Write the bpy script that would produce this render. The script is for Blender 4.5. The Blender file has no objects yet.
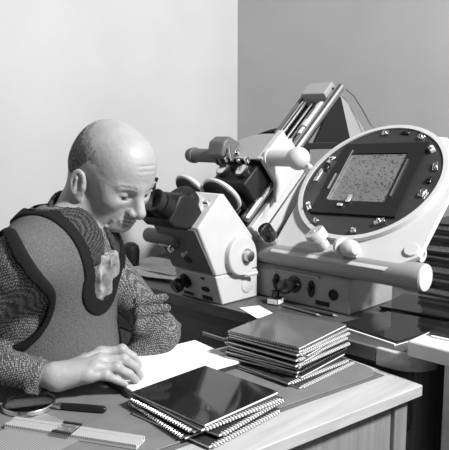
import bpy, bmesh, math, random
import numpy as np
from mathutils import Vector, Matrix, Euler
R = math.radians
random.seed(7)
SC = bpy.context.scene
COL = SC.collection

# ------------------------------------------------------------------ camera, world, lights, exposure
cd = bpy.data.cameras.new('camera'); cam = bpy.data.objects.new('camera', cd); COL.objects.link(cam)
cam.location = (0, 0, 1.25); cam.rotation_euler = (R(82), 0, R(45))
cd.sensor_fit = 'HORIZONTAL'; cd.sensor_width = 36; cd.lens = 641 / 449 * 36
cd.clip_start = .02
SC.camera = cam
SC.view_settings.view_transform = 'Standard'; SC.view_settings.look = 'None'
SC.view_settings.exposure = 0.1; SC.view_settings.gamma = 1.0; SC.view_settings.use_curve_mapping = False
w = bpy.data.worlds.new('world'); SC.world = w; w.use_nodes = True
w.node_tree.nodes['Background'].inputs[0].default_value = (1, 1, 1, 1)
w.node_tree.nodes['Background'].inputs[1].default_value = .085

def area(name, loc, target, size, power):
    l = bpy.data.lights.new(name, 'AREA'); l.shape = 'DISK'; l.size = size; l.energy = power
    o = bpy.data.objects.new(name, l); COL.objects.link(o); o.location = loc
    o.rotation_euler = (Vector(target) - Vector(loc)).to_track_quat('-Z', 'Y').to_euler()
    return o
area('key_lamp', (1.35, 1.18, 3.05), (-1.2, 1.0, .95), .45, 205)
area('side_lamp', (.55, .05, 1.75), (-.9, 1.1, .9), .5, 2.2)

# ------------------------------------------------------------------ materials
def mat(name, v, rough=.5, metal=0., spec=.5, noise=0., nscale=30., bump=0., bscale=200., coat=0.):
    m = bpy.data.materials.new(name); m.use_nodes = True
    nt = m.node_tree; b = nt.nodes['Principled BSDF']
    b.inputs['Base Color'].default_value = (v, v, v, 1)
    b.inputs['Roughness'].default_value = rough; b.inputs['Metallic'].default_value = metal
    b.inputs['Specular IOR Level'].default_value = spec
    if coat: b.inputs['Coat Weight'].default_value = coat; b.inputs['Coat Roughness'].default_value = .05
    tc = nt.nodes.new('ShaderNodeTexCoord')
    if noise:
        n = nt.nodes.new('ShaderNodeTexNoise'); n.inputs['Scale'].default_value = nscale; n.inputs['Detail'].default_value = 5
        r = nt.nodes.new('ShaderNodeValToRGB')
        a, c = max(v * (1 - noise), 0), min(v * (1 + noise), 1)
        r.color_ramp.elements[0].position = .3; r.color_ramp.elements[0].color = (a, a, a, 1)
        r.color_ramp.elements[1].position = .7; r.color_ramp.elements[1].color = (c, c, c, 1)
        nt.links.new(tc.outputs['Object'], n.inputs['Vector']); nt.links.new(n.outputs['Fac'], r.inputs[0])
        nt.links.new(r.outputs[0], b.inputs['Base Color'])
    if bump:
        n = nt.nodes.new('ShaderNodeTexNoise'); n.inputs['Scale'].default_value = bscale; n.inputs['Detail'].default_value = 3
        bp = nt.nodes.new('ShaderNodeBump'); bp.inputs['Strength'].default_value = bump; bp.inputs['Distance'].default_value = .002
        nt.links.new(tc.outputs['Object'], n.inputs['Vector']); nt.links.new(n.outputs['Fac'], bp.inputs['Height'])
        nt.links.new(bp.outputs[0], b.inputs['Normal'])
    return m

def wood(name, v, contrast=.3, axis=1, rough=.45, rot=0.):
    m = mat(name, v, rough); nt = m.node_tree; b = nt.nodes['Principled BSDF']
    tc = nt.nodes.new('ShaderNodeTexCoord'); mp = nt.nodes.new('ShaderNodeMapping')
    s = [38, 38, 38]; s[axis] = 2.2; mp.inputs['Scale'].default_value = s; mp.inputs['Rotation'].default_value = (0, 0, rot)
    n = nt.nodes.new('ShaderNodeTexNoise'); n.inputs['Scale'].default_value = 1.6; n.inputs['Detail'].default_value = 6; n.inputs['Distortion'].default_value = .4
    r = nt.nodes.new('ShaderNodeValToRGB'); a, c = v * (1 - contrast), v * (1 + contrast)
    r.color_ramp.elements[0].position = .3; r.color_ramp.elements[0].color = (a, a, a, 1)
    r.color_ramp.elements[1].position = .72; r.color_ramp.elements[1].color = (c, c, c, 1)
    nt.links.new(tc.outputs['Object'], mp.inputs[0]); nt.links.new(mp.outputs[0], n.inputs['Vector'])
    nt.links.new(n.outputs['Fac'], r.inputs[0]); nt.links.new(r.outputs[0], b.inputs['Base Color'])
    return m

M = dict(
    wall=mat('wall_plaster', .45, .85, noise=.05, nscale=3, bump=.12, bscale=60),
    ceil=mat('ceiling_plaster', .7, .9), floor=wood('floor_wood', .12, .3, 0),
    paint=mat('cream_enamel', .5, .42, noise=.03, nscale=25, bump=.05, bscale=500),
    paint2=mat('grey_enamel', .30, .45, bump=.05, bscale=500),
    dgrey=mat('dark_grey_enamel', .11, .5, noise=.1, nscale=40),
    black=mat('black_enamel', .010, .5, spec=.3), rubber=mat('black_rubber', .012, .7),
    gloss=mat('glossy_black_card', .012, .07, spec=.55, noise=.2, nscale=8),
    bake=mat('black_bakelite', .012, .22),
    chrome=mat('chrome', .75, .2, 1.), steel=mat('brushed_steel', .6, .32, 1.), rod=mat('grey_rod', .5, .3, 1.),
    paper=mat('white_paper', .8, .8, noise=.04, nscale=20), paper2=mat('grey_paper', .62, .8, noise=.12, nscale=30),
    page=mat('page_edges', .8, .8, noise=.25, nscale=150),
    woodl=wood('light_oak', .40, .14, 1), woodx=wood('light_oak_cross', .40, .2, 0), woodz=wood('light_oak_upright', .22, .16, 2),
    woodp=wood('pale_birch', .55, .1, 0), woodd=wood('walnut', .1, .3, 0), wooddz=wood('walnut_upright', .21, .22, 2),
    mat=mat('desk_linoleum', .13, .5, noise=.12, nscale=14),
    lino=mat('counter_linoleum', .07, .4, noise=.2, nscale=14),
    bone=mat('ivory_plastic', .62, .35), dark=mat('dark_card', .03, .45, noise=.3, nscale=20),
    label=mat('printed_label', .7, .6, noise=.3, nscale=260),
    annulus=mat('stage_grey', .028, .42, noise=.15, nscale=30),
    ink=mat('ink_glass', .01, .05), greycover=mat('grey_gloss_card', .10, .12, spec=.5, noise=.15, nscale=6), pad_paper=mat('pad_paper', .84, .7, noise=.07, nscale=16),
)

def plate_material():
    # photographic plate: pale grey negative, dark star specks, darker band along its top edge
    m = mat('star_plate', .3, .3); nt = m.node_tree; b = nt.nodes['Principled BSDF']
    tc = nt.nodes.new('ShaderNodeTexCoord')
    v = nt.nodes.new('ShaderNodeTexVoronoi'); v.inputs['Scale'].default_value = 130
    n = nt.nodes.new('ShaderNodeTexNoise'); n.inputs['Scale'].default_value = 60
    th = nt.nodes.new('ShaderNodeMath'); th.operation = 'MULTIPLY'; th.inputs[1].default_value = .62
    lt = nt.nodes.new('ShaderNodeMath'); lt.operation = 'GREATER_THAN'
    n2 = nt.nodes.new('ShaderNodeTexNoise'); n2.inputs['Scale'].default_value = 14; n2.inputs['Detail'].default_value = 4
    r2 = nt.nodes.new('ShaderNodeValToRGB')
    r2.color_ramp.elements[0].color = (.10,) * 3 + (1,); r2.color_ramp.elements[1].color = (.19,) * 3 + (1,)
    mx = nt.nodes.new('ShaderNodeMix'); mx.data_type = 'RGBA'
    L = nt.links.new
    L(tc.outputs['Object'], v.inputs['Vector']); L(tc.outputs['Object'], n.inputs['Vector']); L(tc.outputs['Object'], n2.inputs['Vector'])
    L(n.outputs['Fac'], th.inputs[0]); L(v.outputs['Distance'], lt.inputs[0]); L(th.outputs[0], lt.inputs[1])
    L(n2.outputs['Fac'], r2.inputs[0]); L(lt.outputs[0], mx.inputs[0])
    mx.inputs[6].default_value = (.035, .035, .035, 1); L(r2.outputs[0], mx.inputs[7])
    L(mx.outputs[2], b.inputs['Base Color'])
    return m
M['plate'] = plate_material()

def line_material(name, a, c, scale, axis, rough=.6, duty=.75, rot=0.):
    m = mat(name, a, rough); nt = m.node_tree; b = nt.nodes['Principled BSDF']
    tc = nt.nodes.new('ShaderNodeTexCoord'); mp = nt.nodes.new('ShaderNodeMapping'); mp.inputs['Rotation'].default_value = (0, 0, rot)
    wv = nt.nodes.new('ShaderNodeTexWave'); wv.bands_direction = axis; wv.inputs['Scale'].default_value = scale
    r = nt.nodes.new('ShaderNodeValToRGB'); r.color_ramp.interpolation = 'LINEAR'
    r.color_ramp.elements[0].position = duty - .15; r.color_ramp.elements[0].color = (a, a, a, 1)
    r.color_ramp.elements[1].position = duty + .1; r.color_ramp.elements[1].color = (c, c, c, 1)
    nt.links.new(tc.outputs['Object'], mp.inputs[0]); nt.links.new(mp.outputs[0], wv.inputs['Vector'])
    nt.links.new(wv.outputs['Fac'], r.inputs[0]); nt.links.new(r.outputs[0], b.inputs['Base Color'])
    return m
def glass(name):
    m = mat(name, .95, .02); b = m.node_tree.nodes['Principled BSDF']; b.inputs['Transmission Weight'].default_value = 1.0; b.inputs['IOR'].default_value = 1.3
    return m
M['lens'] = glass('clear_glass')
M['ruled'] = line_material('ruled_sheet', .30, .13, 80, 'Y', rot=R(0))
M['scale'] = line_material('scale_marks', .5, .1, 90, 'X', duty=.8)

# ------------------------------------------------------------------ mesh helpers
class MB:
    def __init__(s): s.v = []; s.f = []
    def add(s, vs, fs):
        k = len(s.v); s.v += [tuple(v) for v in vs]; s.f += [tuple(i + k for i in f) for f in fs]; return s
    def box(s, lo, hi, T=None):
        x0, y0, z0 = lo; x1, y1, z1 = hi
        vs = [(x0, y0, z0), (x1, y0, z0), (x1, y1, z0), (x0, y1, z0), (x0, y0, z1), (x1, y0, z1), (x1, y1, z1), (x0, y1, z1)]
        if T: vs = [T(*v) for v in vs]
        return s.add(vs, [(0, 3, 2, 1), (4, 5, 6, 7), (0, 1, 5, 4), (1, 2, 6, 5), (2, 3, 7, 6), (3, 0, 4, 7)])
    def prism(s, poly, T, a, b):
        # poly (p, q) extruded along third coordinate a..b; T(p, q, h) gives the point
        n = len(poly)
        vs = [T(p, q, a) for p, q in poly] + [T(p, q, b) for p, q in poly]
        return s.add(vs, [tuple(range(n))[::-1], tuple(range(n, 2 * n))] + [(i, (i + 1) % n, n + (i + 1) % n, n + i) for i in range(n)])
    def lathe(s, p0, axis, prof, n=24):
        # prof: (distance along axis, radius)
        a = Vector(axis).normalized(); u = a.orthogonal().normalized(); w_ = a.cross(u); p0 = Vector(p0)
        vs = []; fs = []; rows = []
        for h, r in prof:
            if r < 1e-6: vs.append(p0 + a * h); rows.append([len(vs) - 1])
            else:
                k = len(vs)
                for i in range(n):
                    t = 2 * math.pi * i / n; vs.append(p0 + a * h + (u * math.cos(t) + w_ * math.sin(t)) * r)
                rows.append(list(range(k, k + n)))
        for A, B in zip(rows, rows[1:]):
            for i in range(n):
                j = (i + 1) % n
                if len(A) == 1 and len(B) == 1: continue
                if len(A) == 1: fs.append((A[0], B[j], B[i]))
                elif len(B) == 1: fs.append((A[i], A[j], B[0]))
                else: fs.append((A[i], A[j], B[j], B[i]))
        if len(rows[0]) > 1: fs.append(tuple(rows[0][::-1]))
        if len(rows[-1]) > 1: fs.append(tuple(rows[-1]))
        return s.add(vs, fs)
    def cyl(s, p0, p1, r0, r1=None, n=20):
        d = Vector(p1) - Vector(p0); return s.lathe(p0, d, [(0, r0), (d.length, r0 if r1 is None else r1)], n)
    def rcyl(s, p0, p1, r, e, n=24):
        d = Vector(p1) - Vector(p0); L = d.length
        return s.lathe(p0, d, [(0, r - e), (e * .3, r - e * .3), (e, r), (L - e, r), (L - e * .3, r - e * .3), (L, r - e)], n)
    def ring(s, p0, axis, ro, ri, h, n=48):
        a = Vector(axis).normalized(); u = a.orthogonal().normalized(); w_ = a.cross(u); p0 = Vector(p0)
        vs = []
        for hh, r in ((0, ro), (h, ro), (h, ri), (0, ri)):
            for i in range(n):
                t = 2 * math.pi * i / n; vs.append(p0 + a * hh + (u * math.cos(t) + w_ * math.sin(t)) * r)
        fs = []
        for k in range(4):
            for i in range(n):
                j = (i + 1) % n; k2 = (k + 1) % 4
                fs.append((k * n + i, k * n + j, k2 * n + j, k2 * n + i))
        return s.add(vs, fs)
    def tube(s, pts, r, n=8, closed=False):
        P = [Vector(p) for p in pts]; m = len(P); rows = []
        up = Vector((0, 0, 1))
        for i in range(m):
            if closed: d = P[(i + 1) % m] - P[i - 1]
            else: d = P[min(i + 1, m - 1)] - P[max(i - 1, 0)]
            d.normalize(); u = d.cross(up)
            if u.length < .05: u = d.cross(Vector((1, 0, 0)))
            u.normalize(); w_ = u.cross(d)
            rr = r[i] if isinstance(r, (list, tuple)) else r
            rows.append([P[i] + (u * math.cos(2 * math.pi * k / n) + w_ * math.sin(2 * math.pi * k / n)) * rr for k in range(n)])
        vs = [v for q in rows for v in q]; fs = []
        for i in range(m if closed else m - 1):
            for k in range(n):
                a, b = i * n, ((i + 1) % m) * n; fs.append((a + k, a + (k + 1) % n, b + (k + 1) % n, b + k))
        if not closed: fs += [tuple(range(n)), tuple(range((m - 1) * n, m * n))[::-1]]
        return s.add(vs, fs)
    def ball(s, c, r, n=20, sc=(1, 1, 1)):
        k = n // 2; vs = []; 
        prof = [(-math.cos(math.pi * i / k), math.sin(math.pi * i / k)) for i in range(k + 1)]
        t = MB().lathe((0, 0, 0), (0, 0, 1), prof, n)
        return s.add([(c[0] + v[0] * r * sc[0], c[1] + v[1] * r * sc[1], c[2] + v[2] * r * sc[2]) for v in t.v], t.f)
    def build(s, name, m, parent=None, bevel=0., angle=35, flat=False, seg=2):
        me = bpy.data.meshes.new(name)
        base = Vector((0, 0, 0)); q = parent
        while q is not None: base += q.location; q = q.parent
        if parent is None:
            a = np.array(s.v); base = Vector(((a[:, 0].min() + a[:, 0].max()) / 2, (a[:, 1].min() + a[:, 1].max()) / 2, a[:, 2].min()))
        me.from_pydata([(v[0] - base.x, v[1] - base.y, v[2] - base.z) for v in s.v], [], s.f)
        bm = bmesh.new(); bm.from_mesh(me); bmesh.ops.recalc_face_normals(bm, faces=bm.faces); bm.to_mesh(me); bm.free()
        if not flat:
            me.polygons.foreach_set('use_smooth', [True] * len(me.polygons)); me.set_sharp_from_angle(angle=R(angle))
        me.materials.append(M[m] if isinstance(m, str) else m)
        o = bpy.data.objects.new(name, me); COL.objects.link(o)
        if parent is None: o.location = base
        else: o.parent = parent
        if bevel:
            b = o.modifiers.new('bevel', 'BEVEL'); b.width = bevel; b.segments = seg; b.limit_method = 'ANGLE'; b.angle_limit = R(40)
            b.harden_normals = False
        return o

def thing(name, loc, label, cat, group=None):
    o = bpy.data.objects.new(name, None); COL.objects.link(o); o.location = loc; o.empty_display_size = .05
    o['label'] = label; o['category'] = cat
    if group: o['group'] = group
    return o
def tag(o, label, cat, group=None):
    o['label'] = label; o['category'] = cat
    if group: o['group'] = group
    return o
def structure(o): o['kind'] = 'structure'; return o
def rotz(cx, cy, a):
    c, s_ = math.cos(a), math.sin(a)
    return lambda x, y, z: (cx + x * c - y * s_, cy + x * s_ + y * c, z)

# ------------------------------------------------------------------ room shell
XW, YW = -1.97, 2.05
structure(MB().box((XW - .1, -3, 0), (XW, YW + .1, 2.8)).build('wall_left', 'wall', flat=True))
structure(MB().box((XW, YW, 0), (3, YW + .1, 2.8)).build('wall_right', 'wall', flat=True))
structure(MB().box((XW - .1, -3, -.1), (3, YW + .1, 0)).build('floor', 'floor', flat=True))
structure(MB().box((XW, -3, 0), (XW + .015, YW, .1)).build('baseboard_left', 'woodd', bevel=.003))
structure(MB().box((XW + .015, YW - .015, 0), (3, YW, .1)).build('baseboard_right', 'woodd', bevel=.003))

# ------------------------------------------------------------------ counter along the right wall
CZ = .78; CY = 1.213; CX1 = -.625
ct = thing('counter', (-1.2, 1.6, 0), 'long dark-topped wooden counter with rounded end corner carrying the comparator', 'counter')
def counter_outline(inset):
    r = .075 - inset; x1 = CX1 - inset; y0 = CY + inset
    pts = [(-1.955 + inset, YW - .02), (-1.955 + inset, y0)]
    for i in range(9):
        t = R(-90 + 90 * i / 8); pts.append((x1 - r + r * math.cos(t), y0 + r + r * math.sin(t)))
    pts.append((x1, YW - .02)); return pts
T3 = lambda p, q, h: (p, q, h)
MB().prism(counter_outline(.014), T3, CZ - .03, CZ).build('worktop', 'lino', ct, bevel=.001)
MB().box((-1.955, CY, CZ - .033), (-.735, CY + .0135, CZ + .0005)).build('edge_strip', 'woodd', ct, bevel=.002)
def corner_poly():
    o = []; r = .075
    pts = [(-.735, CY)]
    for i in range(13):
        t = R(-90 + 90 * i / 12); pts.append((CX1 - r + r * math.cos(t), CY + r + r * math.sin(t)))
    r2 = r - .0138
    for i in range(13):
        t = R(0 - 90 * i / 12); pts.append((CX1 - r + r2 * math.cos(t), CY + r + r2 * math.sin(t)))
    pts.append((-.735, CY + .0138)); return pts
MB().prism(corner_poly(), T3, CZ - .04, CZ + .0005).build('corner_block', 'woodx', ct, bevel=.002)
MB().box((CX1 - .0138, CY + .0755, CZ - .033), (CX1, YW - .02, CZ)).build('edge_strip', 'woodl', ct, bevel=.002)
CF = CY + .035
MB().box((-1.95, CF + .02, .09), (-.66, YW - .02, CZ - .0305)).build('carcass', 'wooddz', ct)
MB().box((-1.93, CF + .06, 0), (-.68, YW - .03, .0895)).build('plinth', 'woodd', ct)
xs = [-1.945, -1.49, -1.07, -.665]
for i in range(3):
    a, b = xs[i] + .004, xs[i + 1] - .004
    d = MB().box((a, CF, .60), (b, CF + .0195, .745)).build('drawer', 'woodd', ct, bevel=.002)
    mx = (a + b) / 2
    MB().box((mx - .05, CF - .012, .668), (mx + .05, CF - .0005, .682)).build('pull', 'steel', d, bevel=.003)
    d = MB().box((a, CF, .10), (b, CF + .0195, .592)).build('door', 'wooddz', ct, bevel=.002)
    MB().lathe((b - .05, CF - .0003, .52), (0, -1, 0), [(0, .006), (.012, .006), (.014, .011), (.022, .011), (.025, .006)], 14).build('knob', 'steel', d)

# ------------------------------------------------------------------ cabinet at the right
cb = thing('side_cabinet', (-.3, 1.5, 0), 'pale wooden cabinet with thick top past the rounded counter corner', 'cabinet')
MB().box((-.645, 1.185, .7905), (.35, YW - .02, .824)).build('worktop', 'woodp', cb, bevel=.004)
MB().box((-.575, 1.215, .02), (-.545, YW - .03, .79)).build('side_panel', 'woodp', cb, bevel=.002)
MB().box((-.544, 1.222, .05), (.3, YW - .03, .79)).build('carcass', 'woodz', cb)
for a, b in ((-.54, -.13), (-.125, .29)):
    d = MB().box((a, 1.2, .06), (b, 1.2215, .78)).build('door', 'woodz', cb, bevel=.002)
    MB().lathe((b - .04, 1.1997, .6), (0, -1, 0), [(0, .006), (.012, .006), (.014, .011), (.022, .011), (.025, .006)], 14).build('knob', 'steel', d)
MB().box((-.53, 1.25, 0), (.28, YW - .05, .0495)).build('plinth', 'woodd', cb)

# ------------------------------------------------------------------ desk (turned a little)
DZ = .74; DA = R(-7.4)
D0 = (-.603, 1.181)                          # far right corner of its top
TD = rotz(D0[0], D0[1], DA)                  # local x to -.43 (left edge), y to -1.25 (near end)
DW, DL = .435, 1.25
dk = thing('desk', (-.9, .6, 0), 'narrow light-oak writing desk with dark inset top in front of the man', 'desk')
MB().box((-DW + .003, -DL + .003, DZ - .02), (-.0835, -.0185, DZ), TD).build('writing_surface', 'mat', dk)
MB().box((-.083, -DL, DZ - .024), (0, 0, DZ), TD).build('edge_board', 'woodl', dk, bevel=.002)
MB().box((-DW, -.018, DZ - .024), (-.0835, 0, DZ), TD).build('edge_board', 'woodx', dk, bevel=.002)
MB().box((-DW - .006, -DL, DZ - .024), (-DW + .0025, -.0005, DZ), TD).build('edge_board', 'woodl', dk, bevel=.001)
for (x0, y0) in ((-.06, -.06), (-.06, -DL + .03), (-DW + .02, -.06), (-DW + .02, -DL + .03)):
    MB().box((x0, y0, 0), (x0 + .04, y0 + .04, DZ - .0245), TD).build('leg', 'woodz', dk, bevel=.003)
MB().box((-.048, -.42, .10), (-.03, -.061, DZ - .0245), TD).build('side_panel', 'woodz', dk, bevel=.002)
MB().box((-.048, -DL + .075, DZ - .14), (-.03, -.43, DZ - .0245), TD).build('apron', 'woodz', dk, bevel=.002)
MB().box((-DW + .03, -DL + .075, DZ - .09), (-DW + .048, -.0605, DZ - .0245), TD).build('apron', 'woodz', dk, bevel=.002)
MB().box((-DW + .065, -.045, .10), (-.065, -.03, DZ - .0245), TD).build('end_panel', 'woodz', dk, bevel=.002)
# blotter sheet with a rounded corner, lying on the desk
def blot():
    pts = [(-.085 - .33, -1.1), (-.1, -1.1)]; r = .05; x1, y1 = -.092, -.012
    for i in range(9):
        t = R(90 * i / 8); pts.append((x1 - r + r * math.cos(t), y1 - r + r * math.sin(t)))
    pts.append((-.085 - .33, y1)); return pts
tag(MB().prism(blot(), lambda p, q, h: TD(p, q, h), DZ + .0004, DZ + .0028).build('desk_mat', mat('blotter', .16, .55, noise=.1, nscale=20), bevel=.0008),
    'dark grey round-cornered blotter mat covering the desk top', 'desk mat')
DT = DZ + .0030                               # level of things on the mat

# ------------------------------------------------------------------ comparator
CO = thing('blink_comparator', (-1.2, 1.55, CZ), 'large cream plate comparator with tilted round stage and slanted rails on the counter', 'instrument')
tt = R(44); cS, sS = math.cos(tt), math.sin(tt)
def MF(x, s, n): return (x, 1.56 + s * cS - n * sS, 1.126 + s * sS + n * cS)
S_ = Vector((0, cS, sS)); N_ = Vector((0, -sS, cS)); X_ = Vector((1, 0, 0))
# base with front panel
MB().prism([(1.383, CZ + .001), (1.383, .862), (1.396, .878), (1.60, .878), (1.60, CZ + .001)], lambda p, q, h: (h, p, q), -1.30, -.922).build('base_box', 'paint2', CO, bevel=.004)
MB().box((-1.19, 1.380, .862), (-1.02, 1.3945, .87)).build('panel_ledge', 'paint2', CO, bevel=.001)
# long cross tube
TY, TZ, TR = 1.402, .911, .034
MB().lathe((-1.40, TY, TZ), (1, 0, 0), [(0, TR), (.65, TR), (.6515, TR + .0005), (.676, TR + .0005), (.678, TR - .002)], 32).build('cross_tube', 'paint2', CO)
MB().lathe((-.7218, TY, TZ), (1, 0, 0), [(0, TR - .001), (.002, TR - .002)], 32).build('end_cap', 'paint', CO)
# handwheel/lamp housing at the left end
tag(MB().lathe((-1.80, 1.335, CZ + .001), (0, 0, 1), [(0, .034), (.008, .034), (.010, .028), (.066, .031), (.084, .027), (.094, .016), (.098, 0)], 24).build('lamp_housing', 'black'),
    'black round-topped lamp housing standing on the counter behind the man', 'lamp')
# stages
def stage(xc, s0, n0, r, mirror=1, full=True):
    P = lambda x, s, n: MF(xc + x * mirror, s0 + s, n0 + n)
    k = r / .218
    poly = [(-.198, -.283), (.17, -.283), (.185, -.268), (.243, -.225), (.245, -.02)]
    for i in range(1, 15):
        t = R(-5 + 190 * i / 14); poly.append((.24 * math.cos(t), .24 * math.sin(t)) if t < R(60) else (.212 * math.cos(t), .212 * math.sin(t)))
    if not full: poly = [(.2 * math.cos(R(a)), .2 * math.sin(R(a))) for a in range(0, 360, 15)]
    bed = MB().prism([(x * k, s * k) for x, s in poly], P, -.026, -.012).build('stage_bed', 'paint', CO, bevel=.002)
    # ring scale + dark annulus
    c0 = P(0, 0, -.0115)
    MB().ring(c0, N_, r, r - .0125, .0145, 72).build('scale_ring', 'paint' if full else 'black', CO)
    MB().lathe(P(0, 0, -.0115), N_, [(0, r - .013), (.010, r - .013)], 72).build('stage_disc', 'annulus', CO)
    # square frame
    f = .125 * k; g = .088 * k
    c3, s3 = math.cos(R(3)), math.sin(R(3))
    PF = lambda x, y, n: P((x * c3 - y * s3) * 1.06 - .002, x * s3 + y * c3 + .002, n)
    fr = MB()
    for lo, hi in (((-f, -f - .01, 0), (f, -g, 0)), ((-f, g + .008, 0), (f, f + .012, 0)), ((-f, -g, 0), (-g - .004, g + .008, 0)), ((g - .008, -g, 0), (f, g + .008, 0))):
        fr.box((lo[0], lo[1], -.0012), (hi[0], hi[1], .006), PF)
    frame = fr.build('plate_frame', 'black', CO)
    MB().box((-g - .004, -g, -.0013), (g - .008, g + .008, .0020), PF).build('glass_plate', 'plate', CO)
    if full:
        MB().box((-g - .0035, -g + .001, .0021), (-g - .0005, g + .02, .0095), PF).build('guide_strip', 'steel', CO)
        MB().box((-g - .0185, -g + .04, .0065), (-g - .0135, -g + .10, .010), PF).build('guide_strip', 'steel', CO)
        MB().box((g + .0, -g + .02, .0065), (g + .004, g - .02, .010), PF).build('guide_strip', 'steel', CO)
        # spring clips and clamp blocks around the disc
        for a, rr, w_, h_, m in ((100, .186, .02, .010, 'chrome'), (62, .19, .02, .010, 'chrome'), (40, .185, .022, .014, 'paint'), (18, .185, .03, .010, 'chrome'),
                                 (3, .178, .022, .009, 'bake'), (-12, .182, .026, .010, 'chrome'), (-55, .18, .03, .014, 'chrome'), (-77, .19, .014, .012, 'chrome'), (-118, .19, .014, .012, 'chrome'), (-140, .185, .034, .014, 'chrome'),
                                 (158, .175, .028, .014, 'chrome'), (168, .168, .018, .010, 'bake'), (178, .178, .05, .006, 'steel'), (80, .19, .026, .008, 'bake')):
            ca, sa = math.cos(R(a)), math.sin(R(a))
            Q = lambda u, v, n, ca=ca, sa=sa, rr=rr: P(rr * ca + u * -sa + v * ca, rr * sa + u * ca + v * sa, n)
            cl = MB().box((-w_ / 2, -.007, -.0014), (w_ / 2, .007, h_ * .6), Q).build('clip', m, CO, bevel=.0015)
            MB().lathe(Q(0, 0, h_ * .6 + .0002), N_, [(0, .0045), (h_ * .5, .0045), (h_ * .6, .003)], 12).build('screw', m, cl)
        Q = lambda u, v, n: P(-.018 + u, -g - .004 + v, n)
        cl = MB().box((-.010, -.003, .0065), (.002, .024, .011), Q).build('clip', 'chrome', CO, bevel=.001)
        MB().box((-.03, -.02, .0065), (-.012, -.010, .012), Q).build('clip', 'chrome', CO, bevel=.001)
        # round cover on the lower right of the bed
        MB().lathe(P(.218, -.213, -.0119), N_, [(0, .019), (.005, .019), (.0065, .0175)], 28).build('cover_disc', 'paint', CO)
    return P
PR = stage(-.985, 0, 0, .218)
PL = stage(-1.475, .080, -.045, .18, -1, False)
# black feed knob (left of the bed), drum knob and side knob (foot of the ring)
MB().rcyl(PR(-.205, -.247, .005), PR(-.205, -.247, .05), .021, .004).build('feed_knob', 'bake', CO)
MB().cyl(PR(-.198, -.25, -.0115), PR(-.198, -.25, .005), .012).build('knob_stem', 'steel', CO)
k0 = PR(-.028, -.240, -.0118); ax = Vector(PR(-.07, -.215, .10)) - Vector(k0); ax.normalize()
kb = MB().lathe(k0, ax, [(0, .016), (.016, .017), (.0165, .012), (.024, .012), (.025, .0275), (.035, .029), (.0355, .0275), (.041, .0275), (.0415, .029), (.052, .028), (.054, .026)], 32).build('drum_knob', 'paint', CO)
MB().lathe(Vector(k0) + ax * .0542, ax, [(0, .006), (.003, .006), (.004, .004)], 14).build('centre_screw', 'chrome', kb)
kc = Vector(PR(.078, -.254, .020))
kb2 = MB().lathe(kc, (1, -.25, 0), [(-.045, .004), (-.044, .0235), (-.034, .0245), (-.033, .013), (-.02, .013), (-.019, .0215), (-.005, .0235), (.008, .021), (.017, .013), (.02, .0)], 28).build('side_knob', 'paint', CO)
MB().box((.05, -.262, -.0118), (.085, -.232, .006), PR).build('knob_bracket', 'paint', CO, bevel=.002)
MB().lathe(Vector(kc) + Vector((-.055, 0, -.012)), (1, -.25, 0), [(0, .003), (.002, .0055), (.008, .0055), (.011, .003)], 14).build('lock_knob', 'chrome', CO)
# support behind right stage
MB().prism([(1.47, .8785), (1.47, 1.0), (1.58, 1.105), (1.58, .8785)], lambda p, q, h: (h, p, q), -1.12, -.93).build('stage_support', 'dgrey', CO, bevel=.004)
MB().prism([(1.5, CZ + .001), (1.5, 1.02), (1.66, 1.14), (1.66, CZ + .001)], lambda p, q, h: (h, p, q), -1.66, -1.44).build('stage_support', 'paint2', CO, bevel=.004)
MB().ring((-.775, 1.46, .955), (1, 0, 0), .02, .011, .014, 24).build('lug', 'paint', CO)
# column: slab, rails, top housing (tilted 41 degrees)
XL, XR = -1.378, -1.237
t4 = R(41); c4, s4 = math.cos(t4), math.sin(t4)
def MC(x, s, n): return (x, 1.5414 + s * c4 - n * s4, 1.1418 + s * s4 + n * c4)
SC4 = Vector((0, c4, s4)); NC4 = Vector((0, -s4, c4))
MB().box((XL + .012, -.25, -.085), (XR + .004, .03, .0115), MC).build('column', 'paint', CO, bevel=.004)
MB().box((XR + .0045, -.25, -.035), (XR + .007, .03, -.028), MC).build('column_trim', 'steel', CO)
MB().prism([(1.44, .8785), (1.41, .93), (1.52, 1.03), (1.62, .8785)], lambda p, q, h: (h, p, q), XL + .02, XR - .006).build('column_foot', 'paint2', CO, bevel=.003)
MB().box((XL, -.24, .0), (XL + .0115, .335, .046), MC).build('rail_cheek', 'dgrey', CO, bevel=.001)
MB().box((XL + .012, -.25, .012), (XR - .012, .335, .020), MC).build('rail_bed', 'black', CO)
for xx, rr, m, nn, s0, s1 in ((XR, .0145, 'rod', .047, -.25, .345), (XL + .037, .0105, 'chrome', .045, -.25, .27), (XL + .062, .004, 'steel', .038, -.25, .305), (XL + .085, .0045, 'steel', .038, -.25, .305)):
    MB().cyl(MC(xx, s0, nn), MC(xx, s1, nn), rr, None, 20).build('guide_rod', m, CO)
MB().lathe(MC(XL + .115, .11, .046), SC4, [(0, .011), (.03, .011), (.031, .016), (.06, .016), (.061, .0125), (.15, .0125), (.155, .009)], 20).build('lead_screw_housing', 'paint', CO)
MB().cyl(MC(XL + .115, -.2, .046), MC(XL + .115, .11, .046), .0045).build('lead_screw', 'steel', CO)
MB().box((XL + .026, .285, .0205), (XR - .02, .345, .072), MC).build('top_housing', 'paint2', CO, bevel=.003)
MB().lathe(MC(XR - .0195, .33, .055), (1, 0, 0), [(0, .004), (.004, .003)], 10).build('housing_screw', 'black', CO)
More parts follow.
